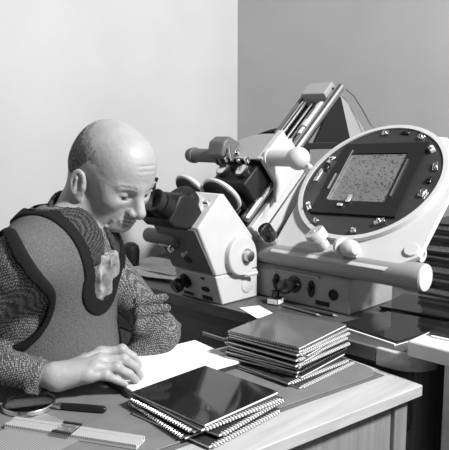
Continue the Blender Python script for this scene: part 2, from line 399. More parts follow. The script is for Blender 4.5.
# carriage with the cross arms
def car_poly(x0, x1, s0, s1):
    return [(x0, s0), (x1, s0), (x1, s1), (x1 - .035, s1)] + [(x1 - .035 - (x1 - .035 - x0) * math.sin(R(k)), s0 + .012 + (s1 - s0 - .012) * math.cos(R(k))) for k in (15, 30, 45, 60, 75, 90)]
MB().prism(car_poly(XL - .004, XR + .0195, -.112, -.010), MC, .064, .1475).build('carriage_body', 'black', CO, bevel=.001)
MB().prism(car_poly(XL - .010, XR + .012, -.114, -.006), MC, .148, .154).build('carriage_top', 'paint2', CO, bevel=.001)
MB().box((XR + .0125, -.114, .148), (XR + .0325, .008, .155), MC).build('carriage_edge', 'paint', CO, bevel=.001)
MB().prism([(-.114, .1475), (-.114, .06), (-.15, .014), (.006, .014), (.008, .1475)], lambda p, q, h: MC(h, p, q), XR + .020, XR + .032).build('carriage_cheek', 'paint', CO, bevel=.002)
MB().prism([(-.114, .1475), (-.114, .06), (-.13, .03), (-.09, .03), (-.085, .1475)], lambda p, q, h: MC(h, p, q), XL - .016, XL - .0045).build('carriage_cheek', 'paint2', CO, bevel=.002)
MB().box((XL + .07, .0085, .062), (XR + .02, .03, .105), MC).build('carriage_bridge', 'paint', CO, bevel=.002)
for x, n in ((XL + .10, .098), (XL + .125, .075), (XR - .01, .09)):
    MB().lathe(MC(x, .0303, n), SC4, [(0, .005), (.004, .004)], 10).build('bridge_screw', 'black', CO)
MB().prism([(.009, .110), (.009, .147), (.03, .110)], lambda p, q, h: MC(h, p, q), XR - .05, XR - .01).build('gib', 'black', CO)
MB().box((XL + .02, -.20, .060), (XR + .01, -.1125, .135), MC).build('prism_box', 'black', CO, bevel=.006)
MB().box((XL + .03, -.221, .0475), (XR - .02, -.2005, .10), MC).build('lower_prism_box', 'black', CO, bevel=.006)
for x in (XR - .02, XL + .045):
    q = MB().lathe(MC(x, -.155, .1352), NC4, [(0, .024), (.012, .024), (.015, .021)], 24).build('lens_barrel', 'bake', CO)
    MB().lathe(MC(x, -.155, .1504), NC4, [(0, .020), (.002, .016), (.002, 0)], 20).build('lens_ring', 'chrome', q)
ac = Vector((0, 1.385, 1.186))
MB().lathe((XR + .0325, ac.y, ac.z), (1, 0, 0), [(0, .027), (.006, .027), (.007, .0235), (.075, .0235), (.077, .0235)] + [(.105 + .032 * math.sin(R(a)), .032 * math.cos(R(a))) for a in range(-42, 91, 12)], 32).build('right_arm', 'paint', CO)
MB().lathe((-1.062, ac.y - .006, ac.z - .018), (1, -.35, -.4), [(0, .008), (.012, .008), (.014, .005)], 16).build('clamp_screw', 'paint', CO)
MB().lathe((XL - .0165, ac.y, ac.z), (-1, 0, 0), [(0, .030), (.008, .030), (.009, .0215), (.12, .0215), (.121, .025), (.132, .025), (.134, .022), (.14, .0235), (.15, .020), (.156, .010)], 32).build('left_arm', 'dgrey', CO)
MB().prism([(-.125, .155), (-.135, .18), (-.10, .205), (-.07, .20), (-.05, .155)], lambda p, q, h: MC(h, p, q), XL - .02, XL + .045).build('arm_mount', 'dgrey', CO, bevel=.006)
for x, s, n, r_ in ((XL + .05, -.125, .165, .010), (XL + .07, -.10, .165, .008), (XR - .015, -.125, .162, .009), (XR - .045, -.13, .158, .006)):
    MB().lathe(MC(x, s, n - .009), NC4, [(0, r_), (.012, r_), (.015, r_ * .6)], 14).build('adjusting_screw', 'chrome', CO)
MB().tube([MC(XL + .055, -.10, .185), MC(XL + .095, -.15, .175)], .0045, 10).build('lever', 'chrome', CO)
# black gusset, bar, grey gusset cover, cable behind rails
MB().prism([(1.66, 1.2255), (1.865, 1.2255), (1.80, 1.375), (1.77, 1.375)], lambda p, q, h: (h, p, q), -1.262, -1.255).build('gusset', 'black', CO)
MB().box((-1.268, 1.585, 1.205), (-1.24, 1.88, 1.225), ).build('gusset_bar', 'black', CO, bevel=.002)
MB().box((-1.30, 1.85, .879), (-1.269, 1.88, 1.225)).build('rear_post', 'dgrey', CO, bevel=.002)
MB().box((-1.30, 1.6205, .83), (-1.24, 1.90, .878)).build('rear_beam', 'paint2', CO, bevel=.002)
MB().prism([(1.805, 1.39), (1.83, 1.385), (1.965, 1.27), (1.965, 1.15), (1.875, 1.20)], lambda p, q, h: (h, p, q), -1.276, -1.270).build('gusset_cover', 'paint2', CO)
MB().tube([(-1.245, 1.815, 1.40), (-1.24, 1.855, 1.378), (-1.235, 1.90, 1.335), (-1.23, 1.945, 1.285), (-1.21, 1.965, 1.262), (-1.14, 1.96, 1.25), (-1.05, 1.85, 1.23)], .0022, 8).build('cable', 'dgrey', CO)
# control panel knobs (front of the base)
def front_knob(x, z, r, h, m='bake', y=1.383):
    return MB().lathe((x, y - .0004, z), (0, -1, 0), [(0, r), (h * .8, r * .96), (h, r * .8)], 24).build('control_knob', m, CO)
MB().lathe((-1.105, 1.3826, .835), (0, -1, 0), [(0, .024), (.004, .024)], 28).build('dial_plate', 'dark', CO)
kk = MB().lathe((-1.105, 1.3782, .835), (0, -1, 0), [(0, .013), (.03, .013), (.0305, .021), (.045, .020), (.047, .017)], 20).build('control_knob', 'bake', CO)
MB().box((-1.098, 1.3765, .836), (-1.084, 1.3781, .840)).build('pointer', 'bone', CO)
for x in (-1.17, -1.045):
    MB().prism([(.011 * math.cos(R(a)), .024 * math.sin(R(a))) for a in range(0, 360, 20)], lambda p, q, h, x=x: (x + p, 1.3826 - h, .832 + q), 0, .004).build('switch_plate', 'black', CO)
    MB().rcyl((x, 1.3784, .834), (x, 1.366, .838), .006, .002, 12).build('toggle', 'bake', CO)
    MB().box((x - .009, 1.3814, .862 - .001), (x + .009, 1.3828, .867 - .001)).build('name_tag', 'black', CO)
MB().lathe((-.972, 1.3826, .828), (0, -1, 0), [(0, .015), (.003, .015), (.0035, .011), (.001, .011), (.001, 0)], 24).build('socket', 'black', CO)
MB().box((-1.03, 1.3812, .792), (-.985, 1.3828, .804)).build('name_plate', 'black', CO)

# ------------------------------------------------------------------ viewing microscope in front
MX0, MX1 = -1.405, -1.230
mi = thing('viewing_microscope', ((MX0 + MX1) / 2, 1.29, CZ), 'cream binocular viewing head with black eyepieces at front of the counter', 'microscope')
TX = lambda p, q, h: (h, p, q)
MB().prism([(1.222, CZ + .001), (1.197, .865), (1.366, .865), (1.366, CZ + .001)], TX, MX0, MX1).build('base', 'paint', mi, bevel=.004)
MB().prism([(1.197, .8655), (1.130, 1.006), (1.217, 1.092), (1.230, 1.090), (1.346, .962), (1.366, .92), (1.366, .8655)], TX, MX0, MX1).build('body', 'paint', mi, bevel=.005)
# added dark sheet: paints in the shade of the downward-leaning body front
MB().prism([(1.196, .872), (1.190, .872), (1.121, 1.0), (1.127, 1.002)], TX, MX0 + .001, MX1 - .004).build('front_shade', 'dgrey', mi, bevel=.001)
# side wheel
sc = Vector((MX1, 1.286, .914))
wh = MB().lathe(sc + Vector((.0004, 0, 0)), (1, 0, 0), [(0, .056), (.016, .056), (.019, .053), (.019, .0)], 48).build('focus_wheel', 'paint', mi)
MB().lathe(sc + Vector((.0196, .012, 0)), (1, 0, 0), [(0, .021), (.003, .021), (.004, .017), (.016, .016), (.018, .012)], 28).build('wheel_hub', 'steel', wh)
MB().tube([sc + Vector((.014, .0, -.05)), sc + Vector((.018, .02, -.056)), sc + Vector((.03, .045, -.052))], [.005, .005, .007], 10).build('stop_lever', 'paint', mi)
MB().lathe((MX1 + .0003, 1.322, .823), (1, 0, 0), [(0, .023), (.002, .023), (.003, .021)], 28).build('cover_disc', 'paint', mi)
# left hand tube
MB().rcyl((-1.325, 1.150, .962), (-1.468, 1.150, .962), .0215, .006).build('focus_tube', 'dgrey', mi)
# knob, slots, tags on the base front
yf = lambda z: 1.222 - (z - CZ) / .085 * .025
nrm = Vector((0, -1, -.28)).normalized()
kz = .832
MB().lathe((-1.365, yf(kz) - .0005, kz), nrm, [(0, .022), (.004, .022)], 28).build('dial_plate', 'black', mi)
MB().lathe((-1.365, yf(kz) - .0049, kz - .001), nrm, [(0, .014), (.022, .014), (.0225, .021), (.038, .020), (.040, .016)], 22).build('control_knob', 'bake', mi)
def on_front(x, z, a, b, h, name, m):
    return MB().prism([(a * math.cos(R(t)), b * math.sin(R(t))) for t in range(0, 360, 20)], lambda p, q, k: (x + p, yf(z + q) - k, z + q), .0003, h).build(name, m, mi)
on_front(-1.285, .819, .017, .008, .002, 'slot', 'black')
MB().box((-1.294, yf(.852) - .002, .849), (-1.280, yf(.852) - .0001, .855)).build('tag', 'black', mi)
MB().prism([(-.02, -.006), (.02, -.006), (.02, .006), (-.02, .006)], lambda p, q, k: (-1.285 + p, yf(.793 + q) - k, .793 + q), .0003, .002).build('name_plate', 'black', mi)
MB().prism([(-.02, -.005), (.02, -.005), (.02, .005), (-.02, .005)], lambda p, q, k: (-1.365 + p, yf(.793 + q) - k, .793 + q), .0003, .002).build('name_plate', 'black', mi)
def yb(z): return 1.190 - (z - .872) / .128 * .069
MB().prism([(.016 * math.cos(R(t)), .010 * math.sin(R(t))) for t in range(0, 360, 20)], lambda p, q, k: (-1.315 + p, yb(.905 + q) - k, .905 + q), .0003, .002).build('slot', 'black', mi)
lv = MB().lathe((-1.34, yb(.945) - .0006, .945), (0, -1, -.4), [(0, .009), (.018, .009), (.02, .011), (.026, .009), (.027, 0)], 20).build('lever_knob', 'chrome', mi)
MB().tube([(-1.355, yb(.94) - .01, .945), (-1.40, yb(.94) - .012, .942)], [.004, .006], 10).build('lever', 'bone', lv)
MB().lathe((-1.305, yb(.93) - .0006, .93), (0, -1, -.4), [(0, .004), (.012, .005), (.016, .006), (.02, .003)], 14).build('small_knob', 'bone', mi)
# binocular head
sl = Vector((0, -.69, .72)); cc = Vector((-1.314, 1.166, 1.042))
MB().lathe(cc + sl * .0006, sl, [(0, .057), (.008, .057), (.010, .053)], 40).build('head_collar', 'paint', mi)
e = Vector((0, -.87, .49)).normalized(); up = Vector((0, .49, .87)).normalized()
hc = cc + sl * .0115
hd = MB().lathe(hc, sl, [(0, .052), (.03, .052), (.044, .045)], 32)
H = lambda a, b, c: tuple(hc + sl * .012 + e * a + X_ * b + up * (c - .038))
hd.prism([(-.02, -.010), (-.03, .034), (.01, .058), (.055, .052), (.07, .040), (.07, -.038), (.045, -.044), (.0, -.03)], lambda p, q, h: H(p, h, q), -.060, .060)
hb = hd.build('binocular_housing', 'black', mi, bevel=.008, seg=3)
for q in (-.034, .034):
    ep = MB().lathe(H(.0705, q, 0), e, [(0, .032), (.03, .032), (.031, .028)], 28).build('eyepiece', 'black', mi)
    MB().lathe(H(.102, q, 0), e, [(0, .0285), (.004, .031), (.02, .032), (.0215, .029), (.014, .019), (.006, .016), (.006, 0)], 28).build('eyecup', 'rubber', ep)
MB().lathe(H(.085, -.03, .040), (up + e * .45), [(0, .005), (.022, .005), (.024, .008), (.034, .011), (.036, .008)], 16).build('interpupillary_knob', 'bake', mi)
# two filter wheels behind the head, square to the rails
for c, r_ in ((Vector((-1.296, 1.280, 1.076)), .064), (Vector((-1.39, 1.244, 1.094)), .050)):
    fw = MB().lathe(c, SC4, [(0, r_ - .004), (.003, r_), (.010, r_), (.012, r_ - .002)], 40).build('filter_wheel', 'paint', mi)
    MB().lathe(c - SC4 * .0045, SC4, [(0, r_ - .006), (.004, r_ - .005)], 36).build('wheel_face', 'black', fw)
    MB().cyl(c - SC4 * .02, c - SC4 * .0047, .010).build('wheel_axle', 'steel', fw)
MB().lathe(tuple(hc + Vector((.050, .03, .015))), (1, .2, .1), [(0, .009), (.014, .009), (.016, .006)], 16).build('side_screw', 'chrome', mi)
#PART2
# ------------------------------------------------------------------ signed-distance modelling (figure and its clothes)
import functools
def mxr(a): return functools.reduce(np.maximum, a)
def mnr(a): return functools.reduce(np.minimum, a)
QR = np.array([.70711, .70711, 0]); QD = np.array([-.70711, .70711, 0])
def q2w(q): return np.stack([q[..., 0] * .70711 - q[..., 1] * .70711, q[..., 0] * .70711 + q[..., 1] * .70711, q[..., 2]], -1)
def w2q(x, y, z): return np.array([.70711 * (x + y), .70711 * (y - x), z])
def ax_coords(spans):
    # spans: (start, end, step) pieces joined into one rising axis
    o = [spans[0][0]]
    for a, b, st in spans:
        n = max(1, int(round((b - o[-1]) / st))); o += list(np.linspace(o[-1], b, n + 1)[1:])
    return np.array(o, np.float32)
class Field:
    def __init__(s, X, Y, Z): s.A = (X, Y, Z); s.D = np.full((len(X), len(Y), len(Z)), .2, np.float32)
    def sub(s, lo, hi):
        sl = []
        for a, l, h in zip(s.A, lo, hi):
            i, j = np.searchsorted(a, l), np.searchsorted(a, h); sl.append(slice(max(i - 1, 0), min(j + 1, len(a))))
        sl = tuple(sl)
        if any(q.stop - q.start < 1 for q in sl): return None
        return sl, np.meshgrid(s.A[0][sl[0]], s.A[1][sl[1]], s.A[2][sl[2]], indexing='ij', sparse=True)
    def op(s, fn, lo, hi, k, mode='+'):
        m = k + .02 if mode == '+' else k
        r = s.sub(np.array(lo) - m, np.array(hi) + m)
        if r is None: return
        sl, g = r; d = fn(*g); c = s.D[sl]
        if mode == '-': d = -d
        if k <= 0: s.D[sl] = np.minimum(c, d) if mode == '+' else np.maximum(c, d); return
        if mode == '+':
            h = np.clip(.5 + .5 * (c - d) / k, 0, 1); s.D[sl] = c + (d - c) * h - k * h * (1 - h)
        else:
            h = np.clip(.5 - .5 * (c - d) / k, 0, 1); s.D[sl] = c + (d - c) * h + k * h * (1 - h)
    def cone(s, a, b, ra, rb, k=.01, mode='+'):
        a, b = np.array(a, float), np.array(b, float)
        fn = cone_fn(a, b, ra, rb); m = np.maximum(ra, rb)
        s.op(fn, np.minimum(a, b) - m, np.maximum(a, b) + m, k, mode)
    def chain(s, pts, rad, k=.01):
        for i in range(len(pts) - 1): s.cone(pts[i], pts[i + 1], rad[i], rad[i + 1], k)
    def ell(s, c, r, axes=None, k=.01, mode='+'):
        c = np.array(c, float); m = max(r); s.op(ell_fn(c, r, axes), c - m, c + m, k, mode)
def cone_fn(a, b, ra, rb):
    ab = b - a; L2 = float(ab @ ab) + 1e-12
    def fn(x, y, z):
        px, py, pz = x - a[0], y - a[1], z - a[2]
        t = np.clip((px * ab[0] + py * ab[1] + pz * ab[2]) / L2, 0, 1)
        return np.sqrt((px - t * ab[0]) ** 2 + (py - t * ab[1]) ** 2 + (pz - t * ab[2]) ** 2) - (ra + (rb - ra) * t)
    return fn
def ell_fn(c, r, axes=None):
    A = np.eye(3) if axes is None else np.array(axes)
    def fn(x, y, z):
        px, py, pz = x - c[0], y - c[1], z - c[2]; k0 = 0; k1 = 0
        for i in range(3):
            u = px * A[i][0] + py * A[i][1] + pz * A[i][2]; k0 = k0 + (u / r[i]) ** 2; k1 = k1 + (u / r[i] ** 2) ** 2
        k0 = np.sqrt(k0); k1 = np.sqrt(k1) + 1e-9
        return k0 * (k0 - 1) / k1
    return fn
def surface_nets(A, D, name, m, parent, smooth=True):
    X, Y, Z = A; ins = D < 0
    n = [k - 1 for k in D.shape]
    cnt = np.zeros(n, np.int8)
    offs = [(i, j, k) for i in (0, 1) for j in (0, 1) for k in (0, 1)]
    for i, j, k in offs: cnt += ins[i:i + n[0], j:j + n[1], k:k + n[2]]
    I, J, K = np.nonzero((cnt > 0) & (cnt < 8))
    idx = np.full(n, -1, np.int32); idx[I, J, K] = np.arange(len(I))
    val = {o: D[I + o[0], J + o[1], K + o[2]] for o in offs}
    pos = {o: np.stack([X[I + o[0]], Y[J + o[1]], Z[K + o[2]]], -1) for o in offs}
    acc = np.zeros((len(I), 3)); w_ = np.zeros(len(I))
    for a in offs:
        for ax_ in range(3):
            if a[ax_]: continue
            b = tuple(1 if t == ax_ else a[t] for t in range(3))
            va, vb = val[a], val[b]; msk = (va < 0) != (vb < 0)
            t = np.where(msk, va / np.where(msk, va - vb, 1), 0)[:, None]
            acc += np.where(msk[:, None], pos[a] + (pos[b] - pos[a]) * t, 0); w_ += msk
    V = q2w(acc / w_[:, None])
    F = []
    for ax_ in range(3):
        a = [slice(1, -1)] * 3; b = [slice(1, -1)] * 3
        a[ax_] = slice(0, -1); b[ax_] = slice(1, None)
        A_, B_ = ins[tuple(a)], ins[tuple(b)]
        P_ = np.nonzero(A_ != B_); fl = A_[P_]
        p = [q.copy() for q in P_]
        for t in range(3):
            if t != ax_: p[t] = p[t] + 1
        u, v = (ax_ + 1) % 3, (ax_ + 2) % 3
        def at(du, dv):
            q = [t.copy() for t in p]; q[u] += du; q[v] += dv; return idx[q[0], q[1], q[2]]
        f = np.stack([at(-1, -1), at(0, -1), at(0, 0), at(-1, 0)], -1)
        f[~fl] = f[~fl][:, ::-1]; F.append(f)
    F = np.concatenate(F); F = F[(F >= 0).all(1)]
    base = np.zeros(3); q = parent
    while q is not None: base += np.array(q.location); q = q.parent
    V = (V - base).astype(np.float32)
    me = bpy.data.meshes.new(name); me.vertices.add(len(V)); me.vertices.foreach_set('co', V.ravel())
    me.loops.add(F.size); me.loops.foreach_set('vertex_index', F.astype(np.int32).ravel())
    me.polygons.add(len(F)); me.polygons.foreach_set('loop_start', np.arange(0, F.size, 4, dtype=np.int32))
    me.polygons.foreach_set('loop_total', np.full(len(F), 4, np.int32)); me.polygons.foreach_set('use_smooth', np.ones(len(F), bool))
    me.update(calc_edges=True); me.validate()
    me.materials.append(M[m] if isinstance(m, str) else m)
    o = bpy.data.objects.new(name, me); COL.objects.link(o); o.parent = parent
    return o

# ------------------------------------------------------------------ materials of the figure
def skin_material():
    m = mat('skin', .31, .52, spec=.45, noise=.07, nscale=28, bump=.45, bscale=110); b = m.node_tree.nodes['Principled BSDF']
    b.inputs['Subsurface Weight'].default_value = .08; b.inputs['Subsurface Radius'].default_value = (.01, .01, .01); b.inputs['Subsurface Scale'].default_value = .3
    return m
M['skin'] = skin_material()
def check_cloth(name, a, c, size, rough=.85):
    m = mat(name, a, rough, spec=.2); nt = m.node_tree; b = nt.nodes['Principled BSDF']
    tc = nt.nodes.new('ShaderNodeTexCoord'); mp = nt.nodes.new('ShaderNodeMapping'); mp.inputs['Rotation'].default_value = (.5, .6, .3)
    ck = nt.nodes.new('ShaderNodeTexVoronoi'); ck.inputs['Scale'].default_value = 1.15 / size; ck.inputs['Randomness'].default_value = .35
    cr = nt.nodes.new('ShaderNodeValToRGB'); cr.color_ramp.elements[0].position = .22; cr.color_ramp.elements[1].position = .5
    cr.color_ramp.elements[0].color = (c, c, c, 1); cr.color_ramp.elements[1].color = (a, a, a, 1)
    n = nt.nodes.new('ShaderNodeTexNoise'); n.inputs['Scale'].default_value = 14; n.inputs['Detail'].default_value = 3
    bp = nt.nodes.new('ShaderNodeBump'); bp.inputs['Strength'].default_value = .8; bp.inputs['Distance'].default_value = .012
    L = nt.links.new
    L(tc.outputs['Object'], mp.inputs[0]); L(mp.outputs[0], ck.inputs['Vector']); L(ck.outputs['Distance'], cr.inputs[0]); L(cr.outputs[0], b.inputs['Base Color'])
    L(tc.outputs['Object'], n.inputs['Vector']); L(n.outputs['Fac'], bp.inputs['Height']); L(bp.outputs[0], b.inputs['Normal'])
    return m
M['shirt'] = check_cloth('houndstooth_shirt', .05, .31, .0042)
M['vest'] = mat('knitted_wool', .10, .95, spec=.1, noise=.3, nscale=330, bump=.8, bscale=260)
M['trim'] = mat('dark_ribbing', .012, .95, spec=.1, bump=.6, bscale=300)
M['collar'] = check_cloth('dark_check_collar', .012, .12, .0036)
M['cravat'] = mat('patterned_silk', .21, .55, noise=.88, nscale=48)
M['trouser'] = mat('dark_trouser_cloth', .04, .9, noise=.15, nscale=200)
def hair_material(nm, v, lo, hi):
    m = mat(nm, v, .8, noise=.7, nscale=190, bump=1., bscale=260); nt = m.node_tree; b = nt.nodes['Principled BSDF']
    tc = nt.nodes.new('ShaderNodeTexCoord'); mp = nt.nodes.new('ShaderNodeMapping'); mp.inputs['Scale'].default_value = (1, 1, .35)
    n = nt.nodes.new('ShaderNodeTexNoise'); n.inputs['Scale'].default_value = 420; n.inputs['Detail'].default_value = 1
    r = nt.nodes.new('ShaderNodeValToRGB'); r.color_ramp.elements[0].position = lo; r.color_ramp.elements[1].position = hi
    nt.links.new(tc.outputs['Object'], mp.inputs[0]); nt.links.new(mp.outputs[0], n.inputs['Vector']); nt.links.new(n.outputs['Fac'], r.inputs[0]); nt.links.new(r.outputs[0], b.inputs['Alpha'])
    return m
M['hair'] = hair_material('short_grey_hair', .10, .36, .58); M['stubble'] = hair_material('grey_stubble', .13, .50, .66)
M['shoe'] = mat('black_leather', .012, .3)
M['eye'] = mat('eyeball', .1, .4)

# ------------------------------------------------------------------ the man
man = thing('person', tuple(q2w(np.array([-.36, 1.39, 0.]))), 'bald man in checked shirt and knitted vest bent over a pad, writing', 'person')
a_, p_, ro_ = R(36), R(26), R(-1)
zq = np.array([0, 0, 1.]); Fh = np.array([math.cos(a_), -math.sin(a_), 0])
HF = Fh * math.cos(p_) - zq * math.sin(p_); HU = Fh * math.sin(p_) + zq * math.cos(p_)
HL = np.cross(HU, HF)          # the (r, d, z) frame is right-handed
HAX = [HF, HL, HU]
HO = np.array([-.2455, 1.405, 1.160]); HS = .975
def h(f, l, u):
    u = u if u > 0 else u * .94
    return HO + HS * (HF * f + HL * l + HU * u)

f_t = np.array([.927, -.375, 0]); l_t = np.array([.375, .927, 0])
SHR = np.array([-.385, 1.215, 1.005]); SHL = np.array([-.312, 1.525, .968])
CH = np.array([-.378, 1.372, .90]); BE = np.array([-.375, 1.39, .72]); PE = np.array([-.40, 1.40, .53])
NB = np.array([-.325, 1.385, 1.03])
ELR = np.array([-.60, 1.23, .83]); WRR = np.array([-.338, 1.184, .787])
ELL = np.array([-.146, 1.425, .800]); WRL = np.array([-.30, 1.395, .64])
lean = np.array([.25, -.06, .96]); lean /= np.linalg.norm(lean)
TAX = [np.cross(l_t, lean), l_t, lean]
def torso(F, o, k=.05):
    F.ell(CH, (.112 + o, .165 + o, .20 + o), TAX, k)
    F.ell(BE, (.118 + o, .155 + o, .17 + o), TAX, k)
    F.ell(PE, (.125 + o, .17 + o, .12 + o), [f_t, l_t, zq], k)
    mid = (SHR + SHL) / 2
    F.chain([SHR - l_t * .0 + [0, 0, -.005], NB + [-.012, 0, -.03], SHL + [0, 0, -.005]], [.062 + o, .068 + o, .060 + o], k)
    F.cone(NB + [-.045, 0, -.02], CH + [-.07, 0, .02], .075 + o, .07 + o, k)
def face(F):
    E_ = lambda c, r, k=.012, mode='+': F.ell(h(*c), [q * HS for q in r], HAX, k, mode)
    C_ = lambda a, b, ra, rb, k=.008, mode='+': F.cone(h(*a), h(*b), ra * HS, rb * HS, k, mode)
    E_((-.014, 0, .036), (.098, .077, .086), .012)
    E_((.035, 0, .040), (.054, .062, .062), .03)
    E_((-.05, 0, .0), (.06, .066, .06), .03)
    E_((.020, 0, -.034), (.064, .062, .064), .03)
    E_((.035, 0, .005), (.046, .060, .04), .03)
    for s in (-1, 1):
        C_((-.004, s * .060, -.056), (.062, s * .020, -.089), .0165, .017, .02)
        E_((.034, s * .041, -.054), (.028, .016, .026), .02)
        E_((.050, s * .045, -.024), (.026, .021, .022), .02)
        C_((.082, s * .008, .018), (.068, s * .046, .016), .0120, .009, .012)
        C_((-.005, s * .060, .02), (.045, s * .050, .0), .012, .010, .02)
    E_((.070, 0, -.091), (.018, .021, .017), .014)
    E_((.068, 0, -.062), (.022, .034, .028), .016)
    for s in (-1, 1):
        E_((.090, s * .033, -.003), (.014, .018, .011), .012, '-')
    # nose
    C_((.087, 0, .004), (.109, 0, -.035), .0090, .0125, .012)
    C_((.084, 0, -.028), (.106, 0, -.040), .014, .011, .008)
    for s in (-1, 1):
        E_((.096, s * .0145, -.041), (.014, .0085, .009), .004)
        E_((.104, s * .0078, -.050), (.005, .0035, .005), .003, '-')
    # lips and mouth line, folds beside the mouth, crease under the brow
    C_((.083, -.024, -.067), (.0945, 0, -.060), .004, .0055, .005); C_((.083, .024, -.067), (.0945, 0, -.060), .004, .0055, .005)
    C_((.081, -.020, -.075), (.0925, 0, -.073), .005, .0065, .006); C_((.081, .020, -.075), (.0925, 0, -.073), .005, .0065, .006)
    E_((.092, 0, -.0672), (.011, .028, .0012), .0015, '-')
    E_((.088, 0, -.081), (.007, .016, .004), .006, '-')
    for s in (-1, 1):
        C_((.093, s * .020, -.036), (.077, s * .035, -.067), .0013, .0014, .003, '-')
        C_((.080, s * .0245, -.068), (.073, s * .028, -.080), .0010, .0010, .002, '-')
        C_((.074, s * .041, -.076), (.064, s * .039, -.088), .0018, .0018, .005, '-')
        # lids
        E_((.0705, s * .033, -.0005), (.0135, .0150, .0120), .005)
        C_((.0835, s * .021, -.0070), (.079, s * .046, -.0065), .0015, .0014, .002, '-')
        C_((.079, s * .024, -.016), (.073, s * .046, -.014), .0014, .0014, .004, '-')
        # ear
        ec = h(-.010, s * .0775, -.021); t = R(14)
        A1 = HF * math.cos(t) * 1 + HU * math.sin(t) * -1 * -1; A1 = HF * math.cos(t) + HU * math.sin(t); A3 = HU * math.cos(t) - HF * math.sin(t)
        side = HL * s; tw = R(18); B1 = A1 * math.cos(tw) - side * math.sin(tw); B2 = side * math.cos(tw) + A1 * math.sin(tw)
        F.ell(ec + side * .009, (.0205, .0075, .0335), [B1, B2, A3], .006)
        F.ell(ec + side * .018 + B1 * .003 + A3 * .004, (.0125, .0095, .022), [B1, B2, A3], .004, '-')
        F.cone(ec + side * .0125 + B1 * -.001 + A3 * .014, ec + side * .0115 + B1 * -.005 + A3 * -.010, .0028, .0028, .004)
        F.ell(ec + side * .010 + B1 * .0145 + A3 * -.004, (.005, .005, .007), [B1, B2, A3], .004)
        F.ell(ec + side * .009 + B1 * .004 + A3 * -.029, (.009, .005, .009), [B1, B2, A3], .004)
    # forehead wrinkles
    for k, u in enumerate((.050, .061, .072)):
        C_((.092 - k * .004, -.028, u - .003), (.097 - k * .005, .004, u), .0010, .0010, .003, '-')
        C_((.097 - k * .005, .004, u), (.090 - k * .004, .032, u - .003), .0010, .0010, .003, '-')
def neck(F, o=0.):
    F.cone(h(-.040, 0, -.035), NB + [-.012, 0, .0], .055 + o, .062 + o, .02)
    F.cone(h(-.008, 0, -.060), NB + [.022, -.006, .005], .036 + o, .042 + o, .014)
def px3(u, v, z):
    ux, vy = (u - 224.5) / 641, (v - 225) / 641; cp, sp = math.cos(R(8)), math.sin(R(8))
    dirq = np.array([ux, cp - vy * sp, -sp - vy * cp]); return np.array([0, 0, 1.25]) + dirq * ((z - 1.25) / dirq[2])
PADZ = DT + .0178
# right hand: wrist to finger ends, in the (r, d, z) frame
def bend(pts, z0): return [px3(u, v, z) for u, v, z in pts]
HAND = dict(
    index=(bend([(101, 354, .806), (122, 350, .812), (133, 357, .795), (138.5, 364, .776)], 0), [.0125, .0105, .0095, .0075]),
    middle=(bend([(100, 361, .808), (124, 360, .808), (135, 367, .790), (140, 376, .769)], 0), [.0130, .0108, .0096, .0080]),
    ring=(bend([(95, 368, .802), (117, 368, .800), (129, 374, .784), (136, 380, .768)], 0), [.0125, .0100, .0090, .0076]),
    little=(bend([(88, 375, .792), (106, 376, .788), (117, 380, .777), (125, 384, .767)], 0), [.0115, .0088, .0080, .0068]))
THUMB = ([WRR + np.array([.03, .022, -.002]), np.array([-.285, 1.262, .792]), np.array([-.235, 1.262, .786]), np.array([-.200, 1.236, .776])], [.017, .015, .0115, .0088])
def hands(F):
    for k, (P_, r_) in HAND.items():
        F.chain(P_, r_, .003)
        F.cone(WRR + np.array([.012, .0, .004]), P_[0], .019, .0125, .014)
        F.ell(P_[1] + [0, 0, .002], (.0110, .0110, .0108), None, .004)
    F.cone(WRR + np.array([.02, .0, -.004]), (HAND['middle'][0][0] + HAND['little'][0][0]) / 2 - [0.012, 0, .008], .022, .020, .014)
    F.chain(THUMB[0], THUMB[1], .005)
    for k, (P_, r_) in HAND.items():   # tendons over the back of the hand and knuckles
        F.cone(WRR + np.array([.028, 0, .019]), P_[0] + [0, 0, .006], .0030, .0034, .006)
        F.ell(P_[0] + [0, 0, .004], (.011, .011, .010), None, .006)
    # left hand lying on the thigh
    dl = np.array([-.06, -.075, -.045]); dl /= np.linalg.norm(dl)
    dl = np.array([.55, -.80, -.15]); dl /= np.linalg.norm(dl); sd = np.cross(zq, dl)
    for i, (o, L, r_) in enumerate(((-.03, .060, .0085), (-.010, .068, .0092), (.011, .064, .0088), (.030, .05, .0078))):
        k0 = WRL + dl * .085 + sd * o + [0, 0, -.02]; k1 = k0 + dl * L * .55 + [0, 0, -.006]; k2 = k1 + dl * L * .5 + [0, 0, -.016]
        F.cone(WRL + sd * o * .3, k0, .019, r_ + .003, .012); F.chain([k0, k1, k2], [r_ + .001, r_, r_ - .001], .003)
    s_ = 1
    F.chain([WRL + dl * .02 + sd * -.02, WRL + dl * .06 + sd * -.048 + [0, 0, -.02], WRL + dl * .09 + sd * -.055 + [0, 0, -.032]], [.016, .012, .009], .006)
def arms(F, o, k=.02, cuff=False):
    F.chain([SHR, ELR], [.058 + o, .044 + o], k)
    F.cone(ELR, WRR, .038 + o, .0275 + o * .8, k)
    F.chain([SHL, ELL], [.049 + o, .037 + o], k)
    F.cone(ELL, WRL, .037 + o, .029 + o * .8, k)
HIPR, HIPL = PE - l_t * .09, PE + l_t * .09
KNR = HIPR + f_t * .42 - l_t * .02 + [0, 0, -.02]; KNL = HIPL + f_t * .42 + l_t * .0 + [0, 0, -.02]
ANR = KNR + f_t * -.06 + [0, 0, -.42]; ANL = KNL + f_t * -.03 + [0, 0, -.42]
def legs(F, o, k=.03):
    for a, b, c in ((HIPR, KNR, ANR), (HIPL, KNL, ANL)):
        F.cone(a, b, .082 + o, .058 + o, k); F.cone(b, c, .056 + o, .038 + o, k)
